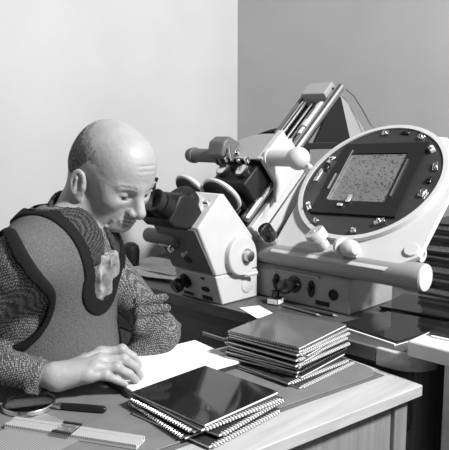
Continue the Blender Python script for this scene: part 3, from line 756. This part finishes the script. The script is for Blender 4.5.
XA = ax_coords([(-.70, -.41, .008), (0, -.10, .0022), (0, .18, .008)])
YA = ax_coords([(1.10, 1.15, .006), (0, 1.50, .0023), (0, 1.66, .008)])
ZA = ax_coords([(-.01, .735, .009), (0, .835, .0022), (0, .99, .006), (0, 1.30, .0022)])
B = Field(XA, YA, ZA)
torso(B, -.012); arms(B, -.008); legs(B, -.01)
for an, f in ((ANR, f_t), (ANL, f_t)):
    B.cone(an + [0, 0, -.035], an + f * .13 + [0, 0, -.045], .030, .022, .02)
H_ = Field(XA, YA, ZA); neck(H_); face(H_)
hh = np.clip(.5 + .5 * (B.D - H_.D) / .02, 0, 1); B.D = B.D + (H_.D - B.D) * hh - .02 * hh * (1 - hh)
hands(B)
surface_nets(B.A, B.D, 'body', 'skin', man)
# hair: a thin cap round the back and sides
G = Field(ax_coords([(HO[0] - .13, HO[0] + .13, .0025)]), ax_coords([(HO[1] - .13, HO[1] + .13, .0025)]), ax_coords([(HO[2] - .12, HO[2] + .16, .0025)]))
def E2(c, r, k): G.ell(h(*c), r, HAX, k)
E2((-.014, 0, .036), (.0965, .0760, .0848), 0); E2((-.05, 0, .0), (.0594, .0652, .0594), .03)
gx, gy, gz = np.meshgrid(*G.A, indexing='ij', sparse=True)
lx, ly, lz = gx - HO[0], gy - HO[1], gz - HO[2]
fq = lx * HF[0] + ly * HF[1] + lz * HF[2]; lq = lx * HL[0] + ly * HL[1] + lz * HL[2]; uq = lx * HU[0] + ly * HU[1] + lz * HU[2]
wob = .009 * np.sin(fq * 210 + 3 * np.sin(uq * 130)) * np.sin(lq * 190 + uq * 90) + .006 * np.sin(uq * 400) * np.cos(lq * 333 + fq * 280)
reg = np.maximum(fq - .012 + .22 * uq + 14 * np.maximum(uq - .035, 0) * (np.abs(lq) < .2) * .12, -(uq + .040 + .4 * (fq + .05))) + wob
earcut = .032 - np.sqrt((fq + .008) ** 2 + ((uq + .021) * .8) ** 2)
G0 = G.D.copy()
G.D = mxr([G0, reg, earcut]); surface_nets(G.A, G.D, 'hair', 'hair', man)
G.D = mxr([G0 - .0006, reg - .045, earcut + .004]); surface_nets(G.A, G.D, 'stubble', 'stubble', man)
# eyebrows, eyes
for s in (-1, 1):
    m_ = MB()
    for i in range(26):
        t = i / 25; f0 = .0925 - .020 * t ** 1.6; l0 = s * (.010 + .040 * t); u0 = .019 + .005 * math.sin(t * 3)
        c = h(f0 - .001, l0, u0 + random.uniform(-.003, .003)); d = h(f0 + .0035, l0 + s * .008, u0 + .003 + random.uniform(-.002, .003))
        m_.tube([q2w(c), q2w(d)], [.0009, .0004], 5)
    eb = m_.build('eyebrow', mat('eyebrow_hair', .30, .8), man); eb['kind'] = 'stuff'
    ls = MB().tube([q2w(h(.0815 - .0045 * abs(t) - .003 * (t > 0) * t, s * (.0335 + .0135 * t), -.0062 - .0022 * (1 - t * t))) for t in (-1, -.6, -.2, .2, .6, 1)], [.0005, .0012, .0015, .0015, .0013, .0006], 6).build('eyelash', 'shoe', man)
    ev = MB().ball(tuple(q2w(h(.0700, s * .033, -.0035))), .0122, 18).build('eye', 'eye', man)
    gd = h(.0700, s * .033, -.0035) + (HF * .80 - HU * .55) * .0114
    MB().lathe(q2w(gd), tuple(q2w(HF * .80 - HU * .55)), [(0, .0056), (.0008, .005), (.0013, .0)], 16).build('iris', 'black', ev)
# shirt
def box_field(lo, hi, st): return Field(*[ax_coords([(a, b, st)]) for a, b in zip(lo, hi)])
S1 = box_field((-.70, 1.10, .55), (-.05, 1.66, 1.12), .0042)
torso(S1, .004); arms(S1, .004)
# sleeve folds
rs = np.random.RandomState(3)
for a, b, r0 in ((SHR, ELR, .062), (SHL, ELL, .048), (ELL, WRL, .042), (ELR, WRR, .036)):
    d = (b - a) / np.linalg.norm(b - a); u = np.cross(d, [0.3, .2, 1]); u /= np.linalg.norm(u); v = np.cross(d, u)
    for t in np.linspace(.12, .9, 6):
        th = rs.uniform(0, 6.28); c = a + (b - a) * t
        n1 = u * math.cos(th) + v * math.sin(th); n2 = u * math.cos(th + 1.1) + v * math.sin(th + 1.1)
        S1.cone(c + n1 * r0, c + d * .035 + n2 * r0 * .98, .007, .005, .014)
for dz, dr in ((.035, .0), (.06, .006), (.085, .0), (.02, -.02)):      # bunched cloth above the resting elbow
    S1.cone(ELL + [-.045, -.045, dz], ELL + [.012 + dr, -.03, dz + .006], .011, .009, .014)
cut = WRR + (ELR - WRR) * .04; cd_ = (WRR - ELR) / np.linalg.norm(WRR - ELR)
gx, gy, gz = np.meshgrid(*S1.A, indexing='ij', sparse=True)
near = np.maximum(np.sqrt((gx - WRR[0]) ** 2 + (gy - WRR[1]) ** 2 + (gz - WRR[2]) ** 2) - .13, 0)
pl = (gx - cut[0]) * cd_[0] + (gy - cut[1]) * cd_[1] + (gz - cut[2]) * cd_[2]
S1.D = np.maximum(S1.D, np.where(near <= 0, pl, -1))
cut = WRL + (ELL - WRL) * .06; cd_ = (WRL - ELL) / np.linalg.norm(WRL - ELL)
pl = (gx - cut[0]) * cd_[0] + (gy - cut[1]) * cd_[1] + (gz - cut[2]) * cd_[2]
near = np.sqrt((gx - WRL[0]) ** 2 + (gy - WRL[1]) ** 2 + (gz - WRL[2]) ** 2) - .10
S1.D = np.maximum(S1.D, np.where(near <= 0, pl, -1))
nc = cone_fn(h(-.03, 0, -.04), NB + [.0, 0, .03], .058, .074)(gx, gy, gz)
S1.D = np.maximum(S1.D, np.maximum(gz - 1.10, -(nc + .004)))
shirt = surface_nets(S1.A, S1.D, 'shirt', 'shirt', man)
# collar: a band standing round the neck with two points in front
K = box_field((NB[0] - .14, NB[1] - .14, NB[2] - .12), (NB[0] + .15, NB[1] + .14, NB[2] + .11), .003)
gx, gy, gz = np.meshgrid(*K.A, indexing='ij', sparse=True)
na, nb_ = h(-.04, 0, -.05), NB + [.010, 0, -.03]
nax = (na - nb_) / np.linalg.norm(na - nb_)
hgt = (gx - NB[0]) * nax[0] + (gy - NB[1]) * nax[1] + (gz - NB[2]) * nax[2]
fwd = (gx - NB[0]) * f_t[0] + (gy - NB[1]) * f_t[1]; lat = (gx - NB[0]) * l_t[0] + (gy - NB[1]) * l_t[1]
body_c = cone_fn(na, NB + [.014, -.004, -.03], .069, .116)(gx, gy, gz)
top_ = 1.135 - .72 * (fwd + .075)
K.D = mxr([np.abs(body_c) - .0045, gz - top_, (top_ - .062) - gz, fwd - .025 + 0 * gz, np.where(fwd > 0, .010 + .25 * np.maximum(top_ - gz, 0) - np.abs(lat), -1)]).astype(np.float32)
surface_nets(K.A, K.D, 'collar', 'collar', shirt)
# vest with dark ribbed trims, cravat
VB = CH + f_t * .105 + l_t * .005 + np.array([0, 0, .025])
def neck_cut(g):
    lat = (g[0] - NB[0]) * l_t[0] + (g[1] - NB[1]) * l_t[1]; fw = (g[0] - NB[0]) * f_t[0] + (g[1] - NB[1]) * f_t[1]
    u = cone_fn(np.array([0, 0, NB[2] + .03]), np.array([-.030, 0, .945]), .112, .050)(lat, 0 * lat, g[2] + 0 * lat)
    ring = np.sqrt((fw + .012) ** 2 + lat ** 2) - (.104 + .1 * np.maximum(g[2] - NB[2] - .03, 0))
    return mnr([mxr([u, .0 - fw]), mxr([ring, 1.0 - g[2]])])
ARR = np.array([-.435, 1.19, .950]); ARL = np.array([-.225, 1.565, .93])
def vest_fields(o, st):
    V = box_field((-.55, 1.13, .50), (-.12, 1.62, 1.10), st); torso(V, o)
    g = np.meshgrid(*V.A, indexing='ij', sparse=True)
    n = neck_cut(g); r_ = ell_fn(ARR, (.105, .10, .125))(*g); l_ = ell_fn(ARL, (.115, .10, .125))(*g)
    return V, n, r_, l_, g
V, n_, r_, l_, g = vest_fields(.013, .004)
V.D = mxr([V.D, -n_, -r_, -l_, .56 - g[2]]).astype(np.float32)
vest = surface_nets(V.A, V.D, 'knitted_vest', 'vest', man)
V, n_, r_, l_, g = vest_fields(.018, .0034)
inner = mnr([np.maximum(np.abs(n_ - .006) - .0165, -1), mxr([np.abs(r_) - .0065, -n_]), mxr([np.abs(l_) - .0065, -n_])])
T2 = np.maximum(V.D, -(V.D + .022))
T2 = np.maximum(T2, inner).astype(np.float32)
surface_nets(V.A, T2, 'ribbed_trim', 'trim', vest)
V, n_, r_, l_, g = vest_fields(.011, .0036)
fw_ = (g[0] - NB[0]) * f_t[0] + (g[1] - NB[1]) * f_t[1]
wv_ = .005 * np.sin(((g[0] * l_t[0] + g[1] * l_t[1]) * 160) + g[2] * 50)
la_ = (g[0] - NB[0]) * l_t[0] + (g[1] - NB[1]) * l_t[1]
cr = mxr([V.D - .004 + wv_, g[2] - 1.002 - .25 * (.09 - fw_), n_ + .008, .045 - fw_ + 0 * g[2], np.abs(la_ + .010) - .034 - .10 * (1.0 - g[2])])
surface_nets(V.A, cr.astype(np.float32), 'cravat', 'cravat', man)
V, n_, r_, l_, g = vest_fields(.010, .0036)
fw_ = (g[0] - NB[0]) * f_t[0] + (g[1] - NB[1]) * f_t[1]; la_ = (g[0] - NB[0]) * l_t[0] + (g[1] - NB[1]) * l_t[1]
nk = cone_fn(h(-.040, 0, -.035), NB + [-.012, 0, .0], .055, .062)(*g)
cf = mxr([V.D, n_ + .003, .985 + .35 * np.maximum(.07 - fw_, 0) * 0 - g[2], np.where(fw_ > .03, .010 + .35 * np.maximum(1.03 - g[2], 0) - np.abs(la_ + .008), -1), .004 - nk])
surface_nets(V.A, cf.astype(np.float32), 'collar_fall', 'collar', shirt)
# trousers, shoes
TRO = box_field((-.62, 1.18, .04), (.20, 1.62, .70), .008)
TRO.ell(PE, (.135, .182, .125), [f_t, l_t, zq], 0); legs(TRO, .008)
gz = TRO.A[2][None, None, :]; TRO.D = np.maximum(TRO.D, np.maximum(gz - .60, .075 - gz)).astype(np.float32)
surface_nets(TRO.A, TRO.D, 'trousers', 'trouser', man)
for an in (ANR, ANL):
    lo = an - .2; SH = box_field(an + [-.1, -.15, -.12], an + [.26, .12, .05], .006)
    SH.cone(an + [-.01, 0, -.03], an + f_t * .05 + [0, 0, -.035], .045, .042, .02); SH.cone(an + f_t * .05 + [0, 0, -.04], an + f_t * .16 + [0, 0, -.05], .044, .036, .02)
    gz = SH.A[2][None, None, :]; SH.D = np.maximum(SH.D, np.maximum(.001 - gz, gz - .105)).astype(np.float32)
    surface_nets(SH.A, SH.D, 'shoe', 'shoe', man)
# ------------------------------------------------------------------ chair under the man
chc = q2w(PE)
chair = thing('chair', (float(chc[0]), float(chc[1]), 0), 'plain wooden chair the man sits on', 'chair')
fa = math.atan2(*reversed(list(q2w(np.array([f_t[0], f_t[1], 0]))[:2])))
TCH = rotz(float(chc[0]), float(chc[1]), fa)
MB().box((-.21, -.20, .382), (.20, .20, .408), TCH).build('seat', 'woodl', chair, bevel=.006)
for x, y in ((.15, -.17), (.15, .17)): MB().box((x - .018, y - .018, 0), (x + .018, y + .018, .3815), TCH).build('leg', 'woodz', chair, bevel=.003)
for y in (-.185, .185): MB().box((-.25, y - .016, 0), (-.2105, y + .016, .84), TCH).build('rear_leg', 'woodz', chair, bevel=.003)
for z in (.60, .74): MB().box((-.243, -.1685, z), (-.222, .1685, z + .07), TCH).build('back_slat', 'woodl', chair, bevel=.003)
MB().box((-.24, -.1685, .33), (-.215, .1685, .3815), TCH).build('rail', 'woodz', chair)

# ------------------------------------------------------------------ notebooks
def make_notebook(w_, l_, t, cover, page='page', coil='chrome', label='', group=None):
    nb = thing('notebook', (0, 0, 0), label, 'notebook', group)
    MB().box((-w_ / 2, -l_ / 2, 0), (w_ / 2, l_ / 2, .0008)).build('back_cover', 'dark', nb)
    MB().box((-w_ / 2 + .002, -l_ / 2 + .001, .0009), (w_ / 2 - .0005, l_ / 2 - .0015, t - .0010)).build('pages', page, nb)
    MB().box((-w_ / 2, -l_ / 2, t - .0009), (w_ / 2, l_ / 2, t)).build('front_cover', cover, nb, bevel=.0004)
    if coil:
        cm = MB(); n = int(l_ / .0074)
        for i in range(n):
            y = -l_ / 2 + .01 + i * (l_ - .02) / (n - 1)
            cm.tube([(w_ / 2 + .0004 + .0052 * math.cos(a), y, t / 2 + (t * .5 - .0006) * math.sin(a)) for a in (k * math.pi / 4 for k in range(8))], .0015, 5, closed=True)
        o = cm.build('spiral_binding', coil, nb); o['kind'] = 'stuff'
    return nb
def copy_thing(src, loc, rot, label):
    r = src.copy(); COL.objects.link(r); r.location = loc; r.rotation_euler = (0, 0, rot); r['label'] = label
    for ch in list(src.children):
        c = ch.copy(); COL.objects.link(c); c.parent = r
    return r
def stack(protos, rows, z0, t):
    z = z0
    for i, (pi, cx, cy, rot, label) in enumerate(rows):
        src = protos[pi]
        if not src.get('used'):
            src.location = (cx, cy, z); src.rotation_euler = (0, 0, rot); src['label'] = label; src['used'] = 1
        else: copy_thing(src, (cx, cy, z), rot, label)
        z += t
    for p in protos:
        if p and 'used' in p: del p['used']
    return z
G1, G2 = 'notebooks in the near stack', 'notebooks in the stack by the counter'
t1 = .0056
pA = [make_notebook(.196, .192, t1 - .0002, 'gloss', 'page', None, '', G1), make_notebook(.196, .192, t1 - .0002, 'dark', 'paper', 'bone', '', G1), make_notebook(.194, .190, t1 - .0002, 'dark', 'page', 'steel', '', G1)]
rows = [(1, -.816, .768, R(3), 'bottom notebook of the near stack, pale coil along its right edge'),
        (2, -.838, .772, R(-97), 'second notebook up in the near stack, coil on the left-hand near edge'),
        (1, -.822, .787, R(6), 'third notebook up in the near stack, a little twisted'),
        (2, -.834, .776, R(-93), 'third notebook from top of the near stack, coil toward the ruler'),
        (1, -.825, .779, R(-3), 'second notebook from top of the near stack, white coil edge showing'),
        (0, -.832, .780, R(1), 'glossy black notebook on top of the near stack')]
stack(pA, rows, DT, t1)
t2 = .0056
pB = [None, make_notebook(.186, .205, t2 - .0002, 'dark', 'page', 'steel', '', G2),
      make_notebook(.205, .186, t2 - .0002, 'greycover' if 'greycover' in M else 'gloss', 'page', 'bake', '', G2), make_notebook(.186, .205, t2 - .0002, 'dark', 'paper', 'bone', '', G2)]
cx, cy = -.886, 1.088
rows = [(3, cx + 0.026, cy + -0.012, R(2), 'bottom notebook of the stack by the counter, jutting out, white coil'),
        (3, cx + 0.012, cy + -0.016, R(-2), 'second notebook from bottom of the stack by the counter, white pages'),
        (1, cx + -0.004, cy + -0.004, R(-84), 'third notebook from bottom of the stack by the counter'),
        (4, cx + -0.010, cy + -0.004, R(10), 'fourth notebook from bottom of the stack by the counter, dark edges'),
        (4, cx + 0.002, cy + -0.002, R(5), 'fifth notebook from bottom of the stack by the counter, dark edges'),
        (4, cx + -0.006, cy + -0.004, R(9), 'sixth notebook from bottom of the stack by the counter, dark edges'),
        (4, cx + 0.004, cy + -0.002, R(6), 'seventh notebook from bottom of the stack by the counter, dark edges'),
        (3, cx + 0.010, cy + -0.006, R(2), 'seventh notebook from top of the stack by the counter, white pages'),
        (1, cx + -0.006, cy + -0.002, R(-81), 'sixth notebook from top of the stack by the counter'),
        (3, cx + 0.006, cy + -0.008, R(4), 'fifth notebook from top of the stack by the counter, white pages'),
        (1, cx + -0.004, cy + 0.000, R(-80), 'fourth notebook from top of the stack by the counter, coil toward the pad'),
        (3, cx + 0.008, cy + -0.004, R(3), 'third notebook from top of the stack by the counter, white pages'),
        (1, cx + 0.003, cy + -0.002, R(6), 'second notebook from top of the stack by the counter, pale coil'),
        (2, cx + 0.000, cy + 0.000, R(-83), 'top notebook of stack by the counter, grey cover, black coil')]
pB.append(make_notebook(.186, .205, t2 - .0002, 'dark', 'paper2', 'bake', '', G2))
stack(pB, rows, DT, t2)

# ------------------------------------------------------------------ pad, folder, pencil
TP = rotz(-1.035, .857, DA)
fo = thing('folder', (-1.035, .857, DT), 'dark flat folder under the white writing pad', 'folder')
MB().box((-.092, -.141, DT), (.086, .128, DT + .0115), TP).build('boards', 'dark', fo, bevel=.001)
pd = thing('writing_pad', (-1.035, .857, DT + .0118), 'white paper pad under the right hand of the man', 'pad')
MB().box((-.09, -.136, DT + .0118), (.09, .138, DT + .0160), TP).build('lower_sheets', 'paper', pd)
MB().box((-.0885, -.135, DT + .0161), (.089, .137, DT + .0172), TP).build('top_sheet', 'pad_paper', pd)
tip, end = q2w(px3(144, 367, PADZ + .001)), q2w(px3(122, 355, .800))
dv = (end - tip) / np.linalg.norm(end - tip)
pn = thing('pencil', tuple(tip), 'dark pencil held in the right hand on the pad', 'pencil')
MB().cyl(tip + dv * .012, tip + dv * .085, .0036, None, 8).build('shaft', 'bake', pn)
MB().cyl(tip + dv * .0005, tip + dv * .0118, .0004, .0034, 10).build('point', 'woodl', pn)

# ------------------------------------------------------------------ magnifying glass
mg = thing('magnifying_glass', (-1.075, .555, DT), 'round magnifying glass with black handle by the shirt cuff', 'magnifier')
mc = Vector((-1.072, .552, DT + .0015)); hd_ = Vector((.82, .56, 0)).normalized()
MB().ring(mc, (0, 0, 1), .049, .0445, .009, 48).build('rim', 'chrome', mg, bevel=.001)
MB().lathe(mc + Vector((0, 0, .0005)), (0, 0, 1), [(0, .030), (.002, .0443), (.006, .0443), (.0085, .030), (.0095, .012), (.0096, 0)], 40).build('lens', 'lens', mg)
hs = mc + hd_ * .049 + Vector((0, 0, .0055))
MB().lathe(hs, hd_, [(0, .0045), (.008, .0045), (.0085, .0065), (.016, .0065)], 16).build('ferrule', 'chrome', mg)
MB().lathe(hs + hd_ * .0162, hd_, [(0, .0055), (.004, .0062), (.03, .0068), (.07, .0068), (.083, .0064), (.087, .004)], 18).build('handle', 'bake', mg)

# ------------------------------------------------------------------ ruled sheet and slide rule
TS = rotz(-1.027, .557, R(9))
tag(MB().box((0, -.22, DT - .0000), (.135, 0, DT + .0008), TS).build('ruled_sheet', 'ruled'), 'closely ruled grey sheet lying under the slide rule', 'sheet')
TR_ = rotz(-.913, .548, R(27.6)); z0 = DT + .0010
sr = thing('slide_rule', (-.913, .548, z0), 'slide rule with clear cursor near the front edge of the desk', 'slide rule')
MB().box((-.126, -.0165, z0), (.126, .0165, z0 + .003), TR_).build('back', 'bone', sr)
for y0, y1 in ((-.0165, -.0065), (.0065, .0165)): MB().box((-.126, y0, z0 + .0031), (.126, y1, z0 + .0085), TR_).build('stock', 'scale', sr, bevel=.0006)
MB().box((-.124, -.0062, z0 + .0031), (.1275, .0062, z0 + .0080), TR_).build('slide', 'scale', sr, bevel=.0004)
cu = MB().box((-.028, -.0185, z0 + .0087), (.006, .0185, z0 + .0105), TR_).build('cursor', 'lens', sr)
for y0, y1 in ((-.0195, -.0155), (.0155, .0195)): MB().box((-.029, y0, z0 + .0088), (.007, y1, z0 + .0122), TR_).build('cursor_frame', 'dark', cu)

# ------------------------------------------------------------------ things on the counter
ik = thing('ink_bottle', (-1.137, 1.338, CZ), 'small dark ink bottle with white label on the counter', 'bottle')
TI = rotz(-1.137, 1.338, R(12))
MB().box((-.0165, -.0165, CZ + .0008), (.0165, .0165, CZ + .022), TI).build('glass', 'ink', ik, bevel=.003)
MB().cyl((-1.137, 1.338, CZ + .0221), (-1.137, 1.338, CZ + .026), .010, None, 18).build('neck', 'ink', ik)
MB().lathe((-1.137, 1.338, CZ + .0261), (0, 0, 1), [(0, .0125), (.011, .0125), (.0125, .011)], 20).build('cap', 'bake', ik)
lb = MB().box((-.0150, -.0175, CZ + .004), (.0150, -.0166, CZ + .017), TI).box((.0166, -.0150, CZ + .004), (.0175, .0150, CZ + .017), TI).build('label', 'label', ik)
TW = rotz(-1.116, 1.243, R(-22))
tag(MB().box((-.055, -.03, CZ + .0008), (.055, .03, CZ + .0016), TW).build('paper_slip', 'paper'), 'white paper slip on the counter edge beside the microscope', 'paper')
for i, (x, y, a, m_, lab) in enumerate(((-1.68, 1.375, 12, 'paper2', 'lowest grey paper in the loose pile behind the microscope'), (-1.70, 1.40, -4, 'paper2', 'second paper in the loose pile behind the microscope'),
        (-1.69, 1.355, 14, 'paper', 'third paper, lighter, in the loose pile behind the microscope'), (-1.72, 1.41, 4, 'paper2', 'topmost paper of the loose pile behind the microscope'))):
    T_ = rotz(x, y, R(a)); z_ = CZ + .0008 + i * .0042
    vs = []; fs = []; n_x = 8
    for top in (0, 1):
        for k in range(n_x + 1):
            for yy in (-.09, .09):
                xx = -.15 + .30 * k / n_x
                vs.append(T_(xx, yy, z_ + top * .0008 + .0028 * (1 + math.sin(k * 1.3 + i * 2)) / 2))
    o_ = 2 * (n_x + 1)
    for k in range(n_x):
        a0 = 2 * k; fs += [(a0, a0 + 2, a0 + 3, a0 + 1), (o_ + a0, o_ + a0 + 1, o_ + a0 + 3, o_ + a0 + 2), (a0, o_ + a0, o_ + a0 + 2, a0 + 2), (a0 + 1, a0 + 3, o_ + a0 + 3, o_ + a0 + 1)]
    fs += [(0, 1, o_ + 1, o_), (2 * n_x, o_ + 2 * n_x, o_ + 2 * n_x + 1, 2 * n_x + 1)]
    tag(MB().add(vs, fs).build('paper', m_), lab, 'paper', 'loose papers behind the microscope')
for i, (x, y, a, lab, m_) in enumerate(((-1.035, 1.325, -3, 'pencil lying on the counter below the control panel', 'woodd'), (-1.00, 1.342, 5, 'thin dark pencil nearest the control panel on the counter', 'bake'))):
    T_ = rotz(x, y, R(a)); p0, p1 = Vector(T_(-.07, 0, CZ + .0045)), Vector(T_(.055, 0, CZ + .0045)); p2 = Vector(T_(.068, 0, CZ + .0045))
    q = thing('pencil', (x, y, CZ), lab, 'pencil')
    MB().cyl(p0, p1, .0037, None, 6).build('shaft', m_, q); MB().cyl(p1, p2, .0034, .0004, 8).build('point', 'woodl', q)
# dark plate folders on the right of the counter
T_ = rotz(-.775, 1.36, R(-9))
tag(MB().box((-.082, -.098, CZ + .0008), (.080, .10, CZ + .0050), T_).build('paper_sheaf', 'paper'), 'white paper sheaf under the glossy dark plate on the counter', 'paper')
pe_ = thing('plate_envelope', (-.775, 1.36, CZ + .0052), 'glossy dark plate folder lying on white paper, counter end', 'folder')
MB().box((-.092, -.093, CZ + .0052), (.082, .11, CZ + .0082), T_).build('lower_board', 'dark', pe_)
MB().box((-.094, -.092, CZ + .0084), (.081, .112, CZ + .0110), T_).build('upper_board', 'gloss', pe_, bevel=.0006)
T_ = rotz(-.785, 1.575, R(8))
pe_ = thing('plate_envelope', (-.785, 1.575, CZ + .0008), 'thick dark plate folder behind, beneath the tube end cap', 'folder')
MB().box((-.115, -.085, CZ + .0008), (.115, .085, CZ + .0055), T_).build('lower_board', 'dark', pe_)
MB().box((-.112, -.082, CZ + .0057), (.112, .082, CZ + .0120), T_).build('plates', 'black', pe_)
MB().box((-.116, -.087, CZ + .0122), (.115, .086, CZ + .0165), T_).build('upper_board', 'gloss', pe_, bevel=.0008)
T_ = rotz(-.44, 1.42, R(3))
tag(MB().box((-.19, -.17, .8248), (.20, .17, .8275), T_).build('paper_sheaf', 'paper'), 'white paper sheaf on the pale cabinet under a black folder', 'paper')
pe_ = thing('plate_envelope', (-.44, 1.42, .8277), 'large black plate folder on the pale cabinet', 'folder')
MB().box((-.195, -.162, .8277), (.20, .175, .8312), T_).build('lower_board', 'dark', pe_)
MB().box((-.196, -.164, .8314), (.20, .176, .8350), T_).build('upper_board', 'gloss', pe_, bevel=.0008)
# stack of plate boxes at the right rear
zb = CZ + .0008
hs_ = (.034, .030, .036, .028, .034, .030, .026)
nm = ('bottom', 'second from bottom', 'third from bottom', 'middle', 'third from top', 'second from top', 'topmost')
for i, hgt_ in enumerate(hs_):
    T_ = rotz(-.785 + random.uniform(-.006, .006), 1.83 + random.uniform(-.006, .006), R(random.uniform(-3, 3)))
    bx = thing('plate_box', (-.785, 1.83, zb), 'dark flat plate box, %s of the pile right of the comparator' % nm[i] if i != 3 else 'dark flat plate box, middle one of the pile right of the comparator', 'box', 'plate boxes piled at the right')
    MB().box((-.125, -.10, zb), (.125, .10, zb + hgt_ * (.40 if i % 2 else .22)), T_).build('tray', 'dark', bx, bevel=.001)
    MB().box((-.121, -.096, zb + hgt_ * (.41 if i % 2 else .23)), (.121, .096, zb + hgt_ * .66), T_).build('plates', 'page', bx)
    MB().box((-.126, -.101, zb + hgt_ * .67), (.126, .101, zb + hgt_ - .0006), T_).build('lid', 'dark', bx, bevel=.001)
    zb += hgt_
